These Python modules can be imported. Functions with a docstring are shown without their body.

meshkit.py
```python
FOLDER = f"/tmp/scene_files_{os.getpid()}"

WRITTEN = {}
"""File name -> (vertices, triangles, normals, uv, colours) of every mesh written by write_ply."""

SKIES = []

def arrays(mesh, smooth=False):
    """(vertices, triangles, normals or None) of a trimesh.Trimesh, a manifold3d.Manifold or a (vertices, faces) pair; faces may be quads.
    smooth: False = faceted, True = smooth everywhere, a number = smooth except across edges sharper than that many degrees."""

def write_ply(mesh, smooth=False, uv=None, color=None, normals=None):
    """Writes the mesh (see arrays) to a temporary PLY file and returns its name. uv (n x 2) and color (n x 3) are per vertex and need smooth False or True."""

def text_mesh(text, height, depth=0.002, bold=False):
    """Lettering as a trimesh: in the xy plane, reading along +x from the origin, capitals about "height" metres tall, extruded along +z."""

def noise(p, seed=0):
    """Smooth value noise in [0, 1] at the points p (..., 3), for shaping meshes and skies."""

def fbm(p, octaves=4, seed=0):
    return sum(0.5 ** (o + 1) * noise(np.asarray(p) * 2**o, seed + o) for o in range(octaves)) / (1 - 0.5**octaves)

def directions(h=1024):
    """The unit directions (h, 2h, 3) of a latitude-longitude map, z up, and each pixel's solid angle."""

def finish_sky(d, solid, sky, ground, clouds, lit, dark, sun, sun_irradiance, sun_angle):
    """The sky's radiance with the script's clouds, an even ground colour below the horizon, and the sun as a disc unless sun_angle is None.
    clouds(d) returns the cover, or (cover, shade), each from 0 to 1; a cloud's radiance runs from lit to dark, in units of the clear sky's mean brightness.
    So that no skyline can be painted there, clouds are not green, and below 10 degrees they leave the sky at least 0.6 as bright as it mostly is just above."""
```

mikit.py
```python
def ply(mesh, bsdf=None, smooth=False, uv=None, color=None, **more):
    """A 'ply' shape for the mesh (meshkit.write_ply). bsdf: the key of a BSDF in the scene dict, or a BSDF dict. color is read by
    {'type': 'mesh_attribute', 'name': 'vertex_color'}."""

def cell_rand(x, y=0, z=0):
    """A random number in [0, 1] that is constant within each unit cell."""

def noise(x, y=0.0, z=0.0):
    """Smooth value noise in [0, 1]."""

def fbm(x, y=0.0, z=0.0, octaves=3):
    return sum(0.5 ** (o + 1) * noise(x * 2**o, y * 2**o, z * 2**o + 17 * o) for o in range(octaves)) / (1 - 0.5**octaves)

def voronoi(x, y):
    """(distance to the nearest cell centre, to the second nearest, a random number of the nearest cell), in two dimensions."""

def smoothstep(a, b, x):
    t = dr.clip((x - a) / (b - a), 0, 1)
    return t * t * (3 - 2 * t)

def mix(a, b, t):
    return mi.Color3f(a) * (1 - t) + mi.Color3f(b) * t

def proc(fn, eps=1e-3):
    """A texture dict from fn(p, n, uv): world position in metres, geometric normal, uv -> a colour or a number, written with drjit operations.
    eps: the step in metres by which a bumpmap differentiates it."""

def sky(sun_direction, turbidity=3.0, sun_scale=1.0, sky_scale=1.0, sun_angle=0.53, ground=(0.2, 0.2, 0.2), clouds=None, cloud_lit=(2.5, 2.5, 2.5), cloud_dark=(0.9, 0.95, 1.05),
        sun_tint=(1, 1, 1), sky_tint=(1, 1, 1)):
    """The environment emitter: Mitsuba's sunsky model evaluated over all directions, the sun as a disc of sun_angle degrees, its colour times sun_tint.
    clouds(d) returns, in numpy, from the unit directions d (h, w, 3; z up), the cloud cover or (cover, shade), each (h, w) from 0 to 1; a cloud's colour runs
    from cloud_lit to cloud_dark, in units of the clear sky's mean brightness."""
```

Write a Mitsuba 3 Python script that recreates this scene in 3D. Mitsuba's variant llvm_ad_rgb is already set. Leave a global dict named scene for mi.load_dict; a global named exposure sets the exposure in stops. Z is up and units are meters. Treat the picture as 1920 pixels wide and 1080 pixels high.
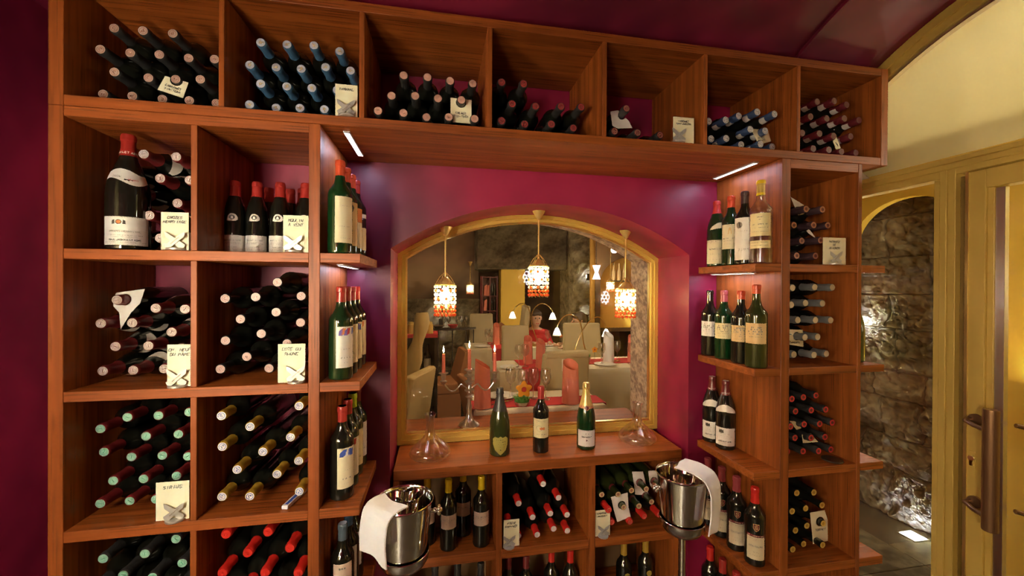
import math, random
import numpy as np, trimesh, manifold3d as m3
import mitsuba as mi, mikit, meshkit
import drjit as dr
from shapely.geometry import Polygon, Point, box as sbox
from mikit import proc, noise, fbm, voronoi, smoothstep, mix

T = mi.ScalarTransform4f
PI = math.pi
rng = random.Random(7)
nrng = np.random.default_rng(7)
scene, labels = {}, {}

# ------------------------------------------------------------------ camera, light levels
EYE = np.array([0.0, 0.0, 1.5])
FPX = 740.0
YAW, PITCH, ROLL = math.radians(10.35), math.radians(-0.2), math.radians(0.285)
fwd = np.array([math.sin(YAW) * math.cos(PITCH), math.cos(YAW) * math.cos(PITCH), math.sin(PITCH)])
_r0 = np.array([math.cos(YAW), -math.sin(YAW), 0.0]); _u0 = np.cross(_r0, fwd)
up = _u0 * math.cos(ROLL) - _r0 * math.sin(ROLL)
scene['camera'] = {'type': 'perspective', 'fov': math.degrees(2 * math.atan(960 / FPX)), 'fov_axis': 'x', 'near_clip': 0.02, 'far_clip': 60.0,
                   'to_world': T().look_at(origin=EYE.tolist(), target=(EYE + fwd).tolist(), up=up.tolist())}
exposure = 0.0
L_KEY, L_FAR, L_LED, L_PEND, L_REST, L_CORR = 68.0, 92.0, 62.0, 400.0, 100.0, 44.0

def rgb(r, g, b): return {'type': 'rgb', 'value': [r, g, b]}
def srgb(r, g, b):
    f = lambda c: (c / 255) / 12.92 if c <= 10 else ((c / 255 + 0.055) / 1.055) ** 2.4
    return [f(r), f(g), f(b)]
def emit(r, g, b): return {'type': 'area', 'radiance': rgb(r, g, b)}

# ------------------------------------------------------------------ materials
def mat(name, base, rough=0.5, metal=0.0, spec=0.5, coat=0.0, bump=None, two=True, **kw):
    b = base if isinstance(base, dict) else rgb(*base)
    d = {'type': 'principled', 'base_color': b, 'roughness': rough, 'metallic': metal, 'specular': spec, **kw}
    if coat: d['clearcoat'] = coat; d['clearcoat_gloss'] = 0.9
    if bump:
        d = {'type': 'bumpmap', 'arbitrary': proc(bump[0], bump[2] if len(bump) > 2 else 1e-3), 'scale': bump[1], 'bsdf': d}
    scene[name] = {'type': 'twosided', 'bsdf': d} if two else d
    return name

def wood_fn(ax, tint=1.0):
    def f(p, n, uv):
        a, b, c = [(p.x, p.y, p.z), (p.z, p.x, p.y), (p.y, p.x, p.z)][ax]
        g = fbm(a * 2.2, b * 55, c * 55, 3)
        s = noise(a * 0.9, b * 9, c * 9)
        pore = smoothstep(0.62, 0.85, noise(a * 9, b * 240, c * 240))
        col = mix((0.108, 0.0235, 0.0045), (0.255, 0.063, 0.0115), smoothstep(0.2, 0.8, 0.6 * g + 0.4 * s))
        return col * (1 - 0.35 * pore) * tint
    return f
mat('wood_x', proc(wood_fn(0)), 0.46, spec=0.24)
mat('wood_z', proc(wood_fn(1)), 0.46, spec=0.24)
def magenta(p, n, uv):
    c = fbm(p.x * 3.1 + p.y * 2, p.z * 3.1, p.y * 3, 4)
    d = noise(p.x * 11, p.z * 7, p.y * 11)
    return mix((0.092, 0.0035, 0.020), (0.228, 0.0095, 0.040), smoothstep(0.25, 0.75, 0.75 * c + 0.25 * d))
mat('magenta_plaster', proc(magenta), 0.45, spec=0.4)
mat('shaded_magenta', proc(lambda p, n, uv: magenta(p, n, uv) * 0.5), 0.5, spec=0.3)  # wall magenta darkened: the dimmer light on the vault put into its colour
def turned(p):
    return mi.Point3f(.71 * p.x + .52 * p.y + .48 * p.z, -.61 * p.x + .79 * p.y + .05 * p.z, -.35 * p.x - .33 * p.y + .88 * p.z)
def stone_col(p, n, uv):
    p = turned(p)
    a = fbm(p.x * 4, p.y * 4, p.z * 6, 4); b = fbm(p.x * 24, p.y * 24, p.z * 24, 3)
    return mix((0.10, 0.072, 0.036), (0.42, 0.34, 0.20), smoothstep(0.25, 0.8, 0.7 * a + 0.3 * b))
def stone_bump(p, n, uv):
    p = turned(p)
    return fbm(p.x * 40, p.y * 40, p.z * 40, 4)
scene['rough_stone'] = {'type': 'twosided', 'bsdf': {'type': 'bumpmap', 'arbitrary': proc(stone_bump, 1.5e-3), 'scale': 0.12, 'bsdf': {'type': 'diffuse', 'reflectance': proc(stone_col)}}}
def granite(p, n, uv):
    p = turned(p)
    a = fbm(p.x * 60, p.y * 60, p.z * 60, 2); b = fbm(p.x * 22, p.y * 22, p.z * 22, 3)
    return mix((0.17, 0.12, 0.085), (0.46, 0.37, 0.26), smoothstep(0.30, 0.70, 0.55 * a + 0.45 * b))
mat('granite', proc(granite), 0.8, spec=0.15)
def brown_wall(p, n, uv):
    p = turned(p)
    a = fbm(p.x * 1.3, p.y * 1.3, p.z * 1.7, 4)
    return mix((0.045, 0.022, 0.010), (0.17, 0.095, 0.042), smoothstep(0.3, 0.72, a))
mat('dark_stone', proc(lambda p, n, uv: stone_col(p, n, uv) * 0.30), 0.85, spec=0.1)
mat('brown_plaster', proc(brown_wall), 0.7, spec=0.3)
mat('yellow_plaster', proc(lambda p, n, uv: mix((0.50, 0.30, 0.035), (0.62, 0.40, 0.06), fbm(p.x * 2, p.y * 2, p.z * 2, 3))), 0.6, spec=0.3)
mat('cream_plaster', proc(lambda p, n, uv: mix((0.60, 0.50, 0.24), (0.72, 0.63, 0.36), fbm(p.x * 2, p.y * 2, p.z * 2, 3))), 0.6, spec=0.3)
mat('orange_plaster', (0.52, 0.27, 0.05), 0.6)
def floor_tile(p, n, uv):
    a = fbm(p.x * 9, p.y * 9, 0.0, 4)
    return mix((0.03, 0.026, 0.018), (0.11, 0.095, 0.065), smoothstep(0.3, 0.7, a))
mat('slate_tile', proc(floor_tile), 0.25, spec=0.5)
mat('grout', (0.05, 0.045, 0.035), 0.8)
mat('dark_floor', (0.035, 0.028, 0.022), 0.35)
mat('gold_paint', (0.50, 0.335, 0.070), 0.42, metal=0.1, spec=0.5)
mat('gold_dark', (0.10, 0.055, 0.010), 0.4, metal=0.3)
mat('gold_bright', (0.75, 0.55, 0.20), 0.22, metal=0.9)
mat('steel', (0.55, 0.53, 0.50), 0.25, metal=1.0)
scene['chrome'] = {'type': 'twosided', 'bsdf': {'type': 'conductor', 'specular_reflectance': rgb(.84, .82, .79)}}
mat('silver', (0.66, 0.62, 0.56), 0.16, metal=0.95)
mat('satin_metal', (0.42, 0.41, 0.39), 0.45, metal=0.55)
mat('brass', (0.80, 0.58, 0.25), 0.18, metal=1.0)
mat('brass_lamp', (0.72, 0.50, 0.17), 0.28, metal=0.6)
mat('bronze', (0.16, 0.085, 0.042), 0.33, metal=0.75)
mat('card_paper', (0.80, 0.74, 0.52), 0.7, spec=0.2)
mat('white_paper', (0.80, 0.75, 0.72), 0.7, spec=0.2)
mat('label_cream', (0.66, 0.58, 0.40), 0.55, spec=0.3)
mat('label_white', (0.72, 0.68, 0.62), 0.5, spec=0.3)
mat('label_tan', (0.60, 0.42, 0.20), 0.55, spec=0.3)
mat('label_pink', (0.66, 0.50, 0.40), 0.55, spec=0.3)
mat('label_olive', (0.34, 0.29, 0.065), 0.45, spec=0.4)
mat('label_yellow', (0.72, 0.62, 0.34), 0.5, spec=0.3)
mat('ink', (0.03, 0.025, 0.02), 0.6)
mat('ink_grey', (0.22, 0.19, 0.15), 0.6)
mat('ink_red', (0.40, 0.03, 0.02), 0.6)
mat('ink_blue', (0.03, 0.06, 0.30), 0.6)
mat('ink_orange', (0.62, 0.20, 0.05), 0.6)
mat('ink_purple', (0.14, 0.10, 0.34), 0.6)
scene['glass_dark'] = {'type': 'plastic', 'diffuse_reflectance': rgb(0.004, 0.0045, 0.0035), 'int_ior': 1.52}
scene['glass_green'] = {'type': 'plastic', 'diffuse_reflectance': rgb(0.004, 0.014, 0.005), 'int_ior': 1.52}
scene['glass_olive'] = {'type': 'plastic', 'diffuse_reflectance': rgb(0.014, 0.018, 0.005), 'int_ior': 1.52}
scene['glass_emerald'] = {'type': 'plastic', 'diffuse_reflectance': rgb(0.002, 0.017, 0.005), 'int_ior': 1.52}
for nm, c, r in [('cap_black', (0.012, 0.012, 0.013), .42), ('cap_blue', (0.035, 0.085, 0.16), .34), ('cap_darkred', (0.085, 0.008, 0.009), .35), ('cap_red', (0.30, 0.022, 0.018), .33),
                 ('cap_brightred', (0.55, 0.022, 0.016), .32), ('cap_wax', (0.20, 0.014, 0.011), .22), ('cap_orange', (0.48, 0.055, 0.02), .35), ('cap_lime', (0.42, 0.55, 0.02), .35), ('cap_yellow', (0.75, 0.50, 0.012), .35),
                 ('cap_olive', (0.33, 0.20, 0.025), .35), ('cap_goldleaf', (0.62, 0.44, 0.14), .28), ('cap_gold', (0.58, 0.40, 0.11), .35), ('cap_burgundy', (0.075, 0.009, 0.013), .3), ('cap_pink', (0.34, 0.06, 0.07), .35),
                 ('cap_grey', (0.13, 0.13, 0.125), .3), ('cap_navy', (0.025, 0.04, 0.09), .3), ('cap_purple', (0.028, 0.014, 0.018), .35), ('cap_slate', (0.05, 0.07, 0.09), .35)]:
    mat(nm, c, r, spec=0.5, metal=0.25 if nm in ('cap_gold', 'cap_goldleaf', 'cap_grey') else 0.0)
for nm, c in [('seal_rose', (0.42, 0.31, 0.27)), ('seal_brown', (0.30, 0.13, 0.08)), ('seal_bluegrey', (0.36, 0.40, 0.50)), ('seal_sand', (0.46, 0.38, 0.24)), ('seal_white', (0.68, 0.62, 0.60)), ('seal_wine', (0.075, 0.016, 0.016)),
              ('seal_green', (0.05, 0.34, 0.22)), ('seal_mint', (0.40, 0.66, 0.56)), ('seal_lilac', (0.58, 0.54, 0.68)), ('seal_silver', (0.62, 0.58, 0.56)), ('seal_gold', (0.55, 0.38, 0.10)), ('seal_cork', (0.55, 0.40, 0.22)),
              ('seal_copper', (0.50, 0.26, 0.20)), ('seal_red', (0.42, 0.03, 0.03)), ('seal_beige', (0.50, 0.42, 0.27)), ('seal_mauve', (0.30, 0.21, 0.21))]:
    mat(nm, c, 0.45, spec=0.4)
mat('white_cloth', (0.78, 0.77, 0.78), 0.8, spec=0.1, sheen=0.3)
mat('table_cloth', (0.70, 0.62, 0.46), 0.8, spec=0.1, sheen=0.3)
mat('runner_red', (0.42, 0.035, 0.04), 0.75, spec=0.15)
mat('napkin_salmon', (0.62, 0.19, 0.13), 0.75, spec=0.15)
mat('chair_beige', (0.42, 0.34, 0.20), 0.8, spec=0.1)
mat('chair_brown', (0.30, 0.13, 0.06), 0.7, spec=0.15)
mat('chair_cream', (0.55, 0.42, 0.20), 0.7, spec=0.15)
mat('black_wood', (0.02, 0.014, 0.010), 0.35)
mat('red_knit', (0.45, 0.02, 0.02), 0.8)
mat('grey_knit', (0.16, 0.15, 0.13), 0.8)
mat('skin', (0.52, 0.30, 0.20), 0.55)
mat('hair_dark', (0.05, 0.03, 0.018), 0.5)
mat('leaf_green', (0.06, 0.20, 0.03), 0.6)
mat('petal_orange', (0.70, 0.30, 0.02), 0.6)
mat('iron', (0.04, 0.035, 0.03), 0.4, metal=0.6)
mat('led_housing', (0.5, 0.5, 0.52), 0.4, metal=0.6)
mat('candle_wax', (0.62, 0.16, 0.11), 0.5)
mat('plastic_white', (0.75, 0.75, 0.78), 0.4)
scene['sheet_glass'] = {'type': 'thindielectric', 'int_ior': 1.5}
scene['blown_glass'] = {'type': 'blendbsdf', 'weight': 0.10, 'a': {'type': 'thindielectric', 'int_ior': 1.5}, 'b': {'type': 'twosided', 'bsdf': {'type': 'roughconductor', 'alpha': 0.03, 'specular_reflectance': rgb(.95, .95, 1.0)}}}
scene['bead_clear'] = {'type': 'principledthin', 'base_color': rgb(0.95, 0.86, 0.60), 'roughness': 0.25, 'diff_trans': 1.1, 'spec_trans': 0.1}
scene['bead_red'] = {'type': 'principledthin', 'base_color': rgb(0.72, 0.16, 0.06), 'roughness': 0.25, 'diff_trans': 1.1, 'spec_trans': 0.1}
scene['shade_cloth'] = {'type': 'twosided', 'bsdf': {'type': 'diffuse', 'reflectance': rgb(0.8, 0.7, 0.5)}}

# ------------------------------------------------------------------ naming helpers
_used = {}
def numbered(name):
    n = _used.get(name, 0); _used[name] = n + 1
    return name if n == 0 else f'{name}_{n:03d}'
def thing(name, label, cat, group=None):
    k = numbered(name); labels[k] = {'label': label, 'category': cat}
    if group: labels[k]['group'] = group
    return k
def put(parent, name, shape, tw=None, label=None, kind=None):
    k = numbered(parent + '__' + name)
    d = dict(shape)
    if tw is not None: d['to_world'] = tw
    scene[k] = d
    if label or kind:
        labels[k] = {}
        if label: labels[k]['label'] = label
        if kind: labels[k]['kind'] = kind
    return k
def part(parent, name, mesh, m, tw=None, label=None, smooth=False, kind=None, **more):
    return put(parent, name, mikit.ply(mesh, m, smooth=smooth, **more), tw, label, kind)
def single(name, label, cat, mesh, m, tw=None, smooth=False, group=None, **more):
    k = thing(name, label, cat, group); d = mikit.ply(mesh, m, smooth=smooth, **more)
    if tw is not None: d['to_world'] = tw
    scene[k] = d
    return k
def struct(name, mesh, m, label=None, smooth=False, tw=None):
    k = numbered(name); d = mikit.ply(mesh, m, smooth=smooth)
    if tw is not None: d['to_world'] = tw
    scene[k] = d; labels[k] = {'kind': 'structure'}
    if label: labels[k]['label'] = label
    return k
def structure_root(name, label):
    k = numbered(name); labels[k] = {'kind': 'structure', 'label': label}
    return k
ORD = ['first', 'second', 'third', 'fourth', 'fifth', 'sixth', 'seventh', 'eighth', 'ninth', 'tenth']

# ------------------------------------------------------------------ mesh helpers
def cat(ms): return trimesh.util.concatenate([m for m in ms if m is not None])
_BF = None
def bb(x0, x1, y0, y1, z0, z1, c=0.0012):
    """a box with chamfered edges"""
    global _BF
    lo, hi = np.array([min(x0, x1), min(y0, y1), min(z0, z1)]), np.array([max(x0, x1), max(y0, y1), max(z0, z1)])
    c = min(c, 0.3 * (hi - lo).min())
    v = []
    for sx in (0, 1):
        for sy in (0, 1):
            for sz in (0, 1):
                s = np.array([sx, sy, sz]); corner = np.where(s, hi, lo); inw = np.where(s, -c, c)
                for k in range(3):
                    p = corner + inw; p[k] = corner[k]; v.append(p)
    v = np.array(v)
    if _BF is None:
        ref = bb_ref = []
        for sx in (0, 1):
            for sy in (0, 1):
                for sz in (0, 1):
                    s = np.array([sx, sy, sz])
                    for k in range(3):
                        p = s + np.where(s, -.2, .2); p[k] = s[k]; ref.append(p)
        ref = np.array(ref, float)
        h = trimesh.convex.convex_hull(ref)
        idx = [int(np.argmin(np.linalg.norm(ref - q, axis=1))) for q in h.vertices]
        f = np.array(idx)[h.faces]
        n = np.cross(ref[f[:, 1]] - ref[f[:, 0]], ref[f[:, 2]] - ref[f[:, 0]]); cen = ref[f].mean(1) - .5
        flip = (n * cen).sum(1) < 0; f[flip] = f[flip][:, ::-1]
        _BF = f
    return trimesh.Trimesh(v, _BF.copy(), process=False)
def lathe(prof, n=24, a0=0.0, a1=2 * PI, off=0.0):
    full = abs(a1 - a0 - 2 * PI) < 1e-6
    th = np.linspace(a0, a1, n, endpoint=not full)
    P = np.array(prof, float); R = np.maximum(P[:, 0], 1e-5) + off
    v = np.stack([R[:, None] * np.cos(th), R[:, None] * np.sin(th), np.repeat(P[:, 1:2], len(th), 1)], -1).reshape(-1, 3)
    m, k = len(P), len(th); f = []
    jj = range(k) if full else range(k - 1)
    for i in range(m - 1):
        for j in jj:
            a, b = i * k + j, i * k + (j + 1) % k
            f += [[a, b, b + k], [a, b + k, a + k]]
    return trimesh.Trimesh(v, f, process=False)
def tube(pts, r, n=8, closed=False):
    P = np.array(pts, float); rs = np.full(len(P), r) if np.isscalar(r) else np.array(r)
    t = np.gradient(P, axis=0)
    if closed: t = np.roll(P, -1, 0) - np.roll(P, 1, 0)
    t /= np.linalg.norm(t, axis=1, keepdims=True) + 1e-12
    u = np.cross(t[0], [0, 0, 1.0]);
    if np.linalg.norm(u) < 1e-3: u = np.cross(t[0], [1.0, 0, 0])
    v = []; a = np.arange(n) * 2 * PI / n
    for i in range(len(P)):
        u = u - t[i] * (u @ t[i]); u /= np.linalg.norm(u) + 1e-12; w = np.cross(t[i], u)
        v.append(P[i] + rs[i] * (np.cos(a)[:, None] * u + np.sin(a)[:, None] * w))
    v = np.vstack(v); f = []
    for i in range(len(P) if closed else len(P) - 1):
        b = ((i + 1) % len(P)) * n
        for j in range(n):
            f += [[i * n + j, i * n + (j + 1) % n, b + (j + 1) % n], [i * n + j, b + (j + 1) % n, b + j]]
    if not closed:
        c0, c1 = len(v), len(v) + 1; v = np.vstack([v, P[0], P[-1]])
        for j in range(n):
            f += [[c0, (j + 1) % n, j], [c1, (len(P) - 1) * n + j, (len(P) - 1) * n + (j + 1) % n]]
    return trimesh.Trimesh(v, f, process=False)
def cyl(r, z0, z1, n=20, x=0, y=0):
    m = lathe([(0, z0), (r, z0), (r, z1), (0, z1)], n); m.apply_translation([x, y, 0]); return m
def moved(m, x=0, y=0, z=0, rz=0.0):
    m = m.copy()
    if rz: m.apply_transform(trimesh.transformations.rotation_matrix(rz, [0, 0, 1]))
    m.apply_translation([x, y, z]); return m
def extrude_y(poly, y0, y1):
    """shapely polygon in (x, z), extruded from y0 to y1"""
    m = trimesh.creation.extrude_polygon(poly, y1 - y0, engine='earcut')
    v = np.array(m.vertices); m.vertices = np.stack([v[:, 0], y1 - v[:, 2], v[:, 1]], -1)
    return m
def extrude_x(poly, x0, x1):
    """shapely polygon in (y, z), extruded from x0 to x1"""
    m = trimesh.creation.extrude_polygon(poly, x1 - x0, engine='earcut')
    v = np.array(m.vertices); m.vertices = np.stack([v[:, 2] + x0, v[:, 0], v[:, 1]], -1)
    return m
def hull(spheres, seg=12):
    ms = [m3.Manifold.sphere(r, seg).translate(list(map(float, p))) for p, r in spheres]
    return m3.Manifold.batch_hull(ms)
def to_tri(man):
    m = man.to_mesh(); return trimesh.Trimesh(m.vert_properties[:, :3], m.tri_verts, process=False)
def ico(r, sub=1): return trimesh.creation.icosphere(subdivisions=sub, radius=r)
def bend(m, R):
    """flat lettering (x right, y up, z out) wrapped on a cylinder of radius R about z, facing -y"""
    v = np.array(m.vertices); th = -PI / 2 + v[:, 0] / R
    m.vertices = np.stack([(R + v[:, 2]) * np.cos(th), (R + v[:, 2]) * np.sin(th), v[:, 1]], -1); return m
def words(text, h, bold=False, depth=0.0002):
    m = meshkit.text_mesh(text, h, depth, bold); m.apply_translation([-m.bounds[:, 0].mean(), 0, 0]); return m

# handwriting: single strokes on a 4 x 6 grid
GLYPH = {'A': '00 26 40;13 33', 'B': '00 06 35 34 03;03 43 41 00', 'C': '45 26 05 01 20 41', 'D': '00 06 26 44 41 20 00', 'E': '46 06 00 40;03 33', 'F': '46 06 00;03 33', 'G': '45 26 05 01 20 41 42 22', 'H': '00 06;40 46;03 43',
         'I': '20 26', 'J': '06 46 41 20 01', 'K': '00 06;46 03 40', 'L': '06 00 40', 'M': '00 06 23 46 40', 'N': '00 06 40 46', 'O': '20 01 05 26 45 41 20', 'P': '00 06 36 45 43 03', 'Q': '20 01 05 26 45 41 20;22 50', 'R': '00 06 36 45 43 03;23 40',
         'S': '45 26 05 04 42 41 20 01', 'T': '06 46;26 20', 'U': '06 01 20 41 46', 'V': '06 20 46', 'W': '06 10 23 30 46', 'X': '00 46;06 40', 'Y': '06 23 46;23 20', 'Z': '06 46 00 40;13 33', '.': '20 21', "'": '25 37', '-': '13 33', 'É': '46 06 00 40;03 33;27 49'}
def handwriting(lines, h, w, gap=1.55, slant=0.22, seed=1):
    """(x right, z up) lettering facing -y, thin pen strokes; lines: list of strings, the first on top; centred"""
    r = random.Random(seed); v, f = [], []
    s = h / 6.0
    for li, text in enumerate(lines):
        adv = 5.6; W = len(text) * adv * s; x = -W / 2; z = -li * h * gap
        for ch in text:
            jx, jz, sc = r.uniform(-.2, .2), r.uniform(-.35, .35), r.uniform(.9, 1.08)
            for stroke in GLYPH.get(ch, '').split(';'):
                pts = [(int(a[0]) * sc + jx, int(a[1]) * sc + jz) for a in stroke.split()]
                pts = [(x + (px + slant * pz) * s, z + pz * s) for px, pz in pts]
                for (ax, az), (bx, bz) in zip(pts, pts[1:]):
                    d = np.array([bx - ax, bz - az]); L = np.hypot(*d) + 1e-9; d /= L; nn = np.array([-d[1], d[0]]) * w / 2; e = d * w * .35
                    q = [(ax - e[0] + nn[0], az - e[1] + nn[1]), (ax - e[0] - nn[0], az - e[1] - nn[1]), (bx + e[0] - nn[0], bz + e[1] - nn[1]), (bx + e[0] + nn[0], bz + e[1] + nn[1])]
                    o = len(v); v += [(a, 0.0, b) for a, b in q] + [(a, 0.0003, b) for a, b in q]
                    f += [[o, o + 1, o + 2], [o, o + 2, o + 3], [o + 4, o + 6, o + 5], [o + 4, o + 7, o + 6]]
                    for k in range(4): f += [[o + k, o + 4 + k, o + (k + 1) % 4], [o + (k + 1) % 4, o + 4 + k, o + 4 + (k + 1) % 4]]
            x += adv * s
    return trimesh.Trimesh(np.array(v), f, process=False)

# ================================================================== SETTING: the wine room
FLOOR = -0.10
YF, YB = 1.32, 1.69           # front of the racks, face of the wall behind them
XL, XP = -1.32, 1.855        # left wall, glazed partition on the right
# niche in the wall: straight sides, flat arch
NX0, NX1, NZS, NZT = -0.200, 1.162, 1.655, 1.867
def arch_poly(inset=0.0, z0=FLOOR, n=40):
    x0, x1 = NX0 + inset, NX1 - inset; cx = (x0 + x1) / 2
    R = ((NX1 - NX0) ** 2 / 4 + (NZT - NZS) ** 2) / (2 * (NZT - NZS)); cz = NZT - R; R -= inset
    hw = (x1 - x0) / 2; a = math.asin(hw / R)
    arc = [(cx + R * math.sin(t), cz + R * math.cos(t)) for t in np.linspace(a, -a, n)]
    return Polygon([(x0, z0), (x1, z0)] + arc)
hole = arch_poly()
struct('floor', bb(XL - .1, XP, -2.3, 2.02, FLOOR - .06, FLOOR), 'dark_floor', 'dark wooden floor of the wine room')
struct('wall_back', extrude_y(Polygon([(XL - .1, FLOOR), (XP - .01, FLOOR), (XP - .01, 2.62), (XL - .1, 2.62)]).difference(arch_poly(0, FLOOR - .01)), YB, 2.0), 'magenta_plaster', 'magenta plaster wall with arched niche around the window')
struct('wall_left', bb(XL - .1, XL, .85, YB, FLOOR, 2.8), 'magenta_plaster', 'dark magenta plaster wall left of the wine rack')
struct('wall_left_near', bb(XL - .1, XL, -2.3, .85, FLOOR, 2.8), 'cream_plaster')  # unseen stretch, cream chosen for neutral bounce light from the left
struct('wall_front', bb(XL - .1, XP, -2.4, -2.3, FLOOR, 2.8), 'brown_plaster')
# vault along x over the room; right of x = 1.43 a band of it hangs a little lower
VC, VZ, VR = 0.859, 1.505, 1.066
def vault(R, x0, x1, y_stop=1.41):
    a1 = math.asin((y_stop - VC) / R); pts = [(VC + R * math.sin(t), VZ + R * math.cos(t)) for t in np.linspace(-1.25, a1, 48)]
    pts = [(-2.3, pts[0][1])] + pts + [(YB + .02, pts[-1][1])]
    v = np.array([[x, y, z] for y, z in pts for x in (x0, x1)]); f = []
    for i in range(len(pts) - 1): a = 2 * i; f += [[a, a + 1, a + 3], [a, a + 3, a + 2]]
    return trimesh.Trimesh(v, f, process=False)
struct('ceiling', vault(VR + .014, XL, 1.43), 'shaded_magenta', 'magenta plaster vault above the wine rack, darkened to imitate dim light', smooth=40)
struct('ceiling', vault(VR, 1.43, XP), 'shaded_magenta', 'lower magenta vault band beside the glass partition, dim light in its colour', smooth=40)
struct('trim_1', extrude_x(Polygon([(y, z) for y, z in [(VC + (VR + .016) * math.sin(t), VZ + (VR + .016) * math.cos(t)) for t in np.linspace(-1.2, .54, 40)]] + [(y, z) for y, z in [(VC + VR * math.sin(t), VZ + VR * math.cos(t)) for t in np.linspace(.54, -1.2, 40)]]), 1.428, 1.432), 'shaded_magenta')

# ------------------------------------------------------------------ arched window into the restaurant
w1 = structure_root('window_1', 'arched window in a gold frame looking into the restaurant')
ZL = 0.735                                        # top of the ledge
part(w1, 'frame', extrude_y(arch_poly(0.001, ZL).difference(arch_poly(0.020, ZL + .022)), 1.958, 2.0), 'gold_paint', label='outer gold frame')
part(w1, 'inner_frame', extrude_y(arch_poly(0.0205, ZL + .0225).difference(arch_poly(0.036, ZL + .042)), 1.966, 2.0), 'gold_paint', label='inner gold frame')
part(w1, 'bead', extrude_y(arch_poly(0.0362, ZL + .0422).difference(arch_poly(0.044, ZL + .052)), 1.974, 1.994), 'gold_bright')
gp = arch_poly(0.040, ZL + .048); gv, gf = trimesh.creation.triangulate_polygon(gp, engine='earcut')
part(w1, 'pane', trimesh.Trimesh(np.stack([gv[:, 0], np.full(len(gv), 1.984), gv[:, 1]], -1), gf, process=False), 'sheet_glass')

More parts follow.
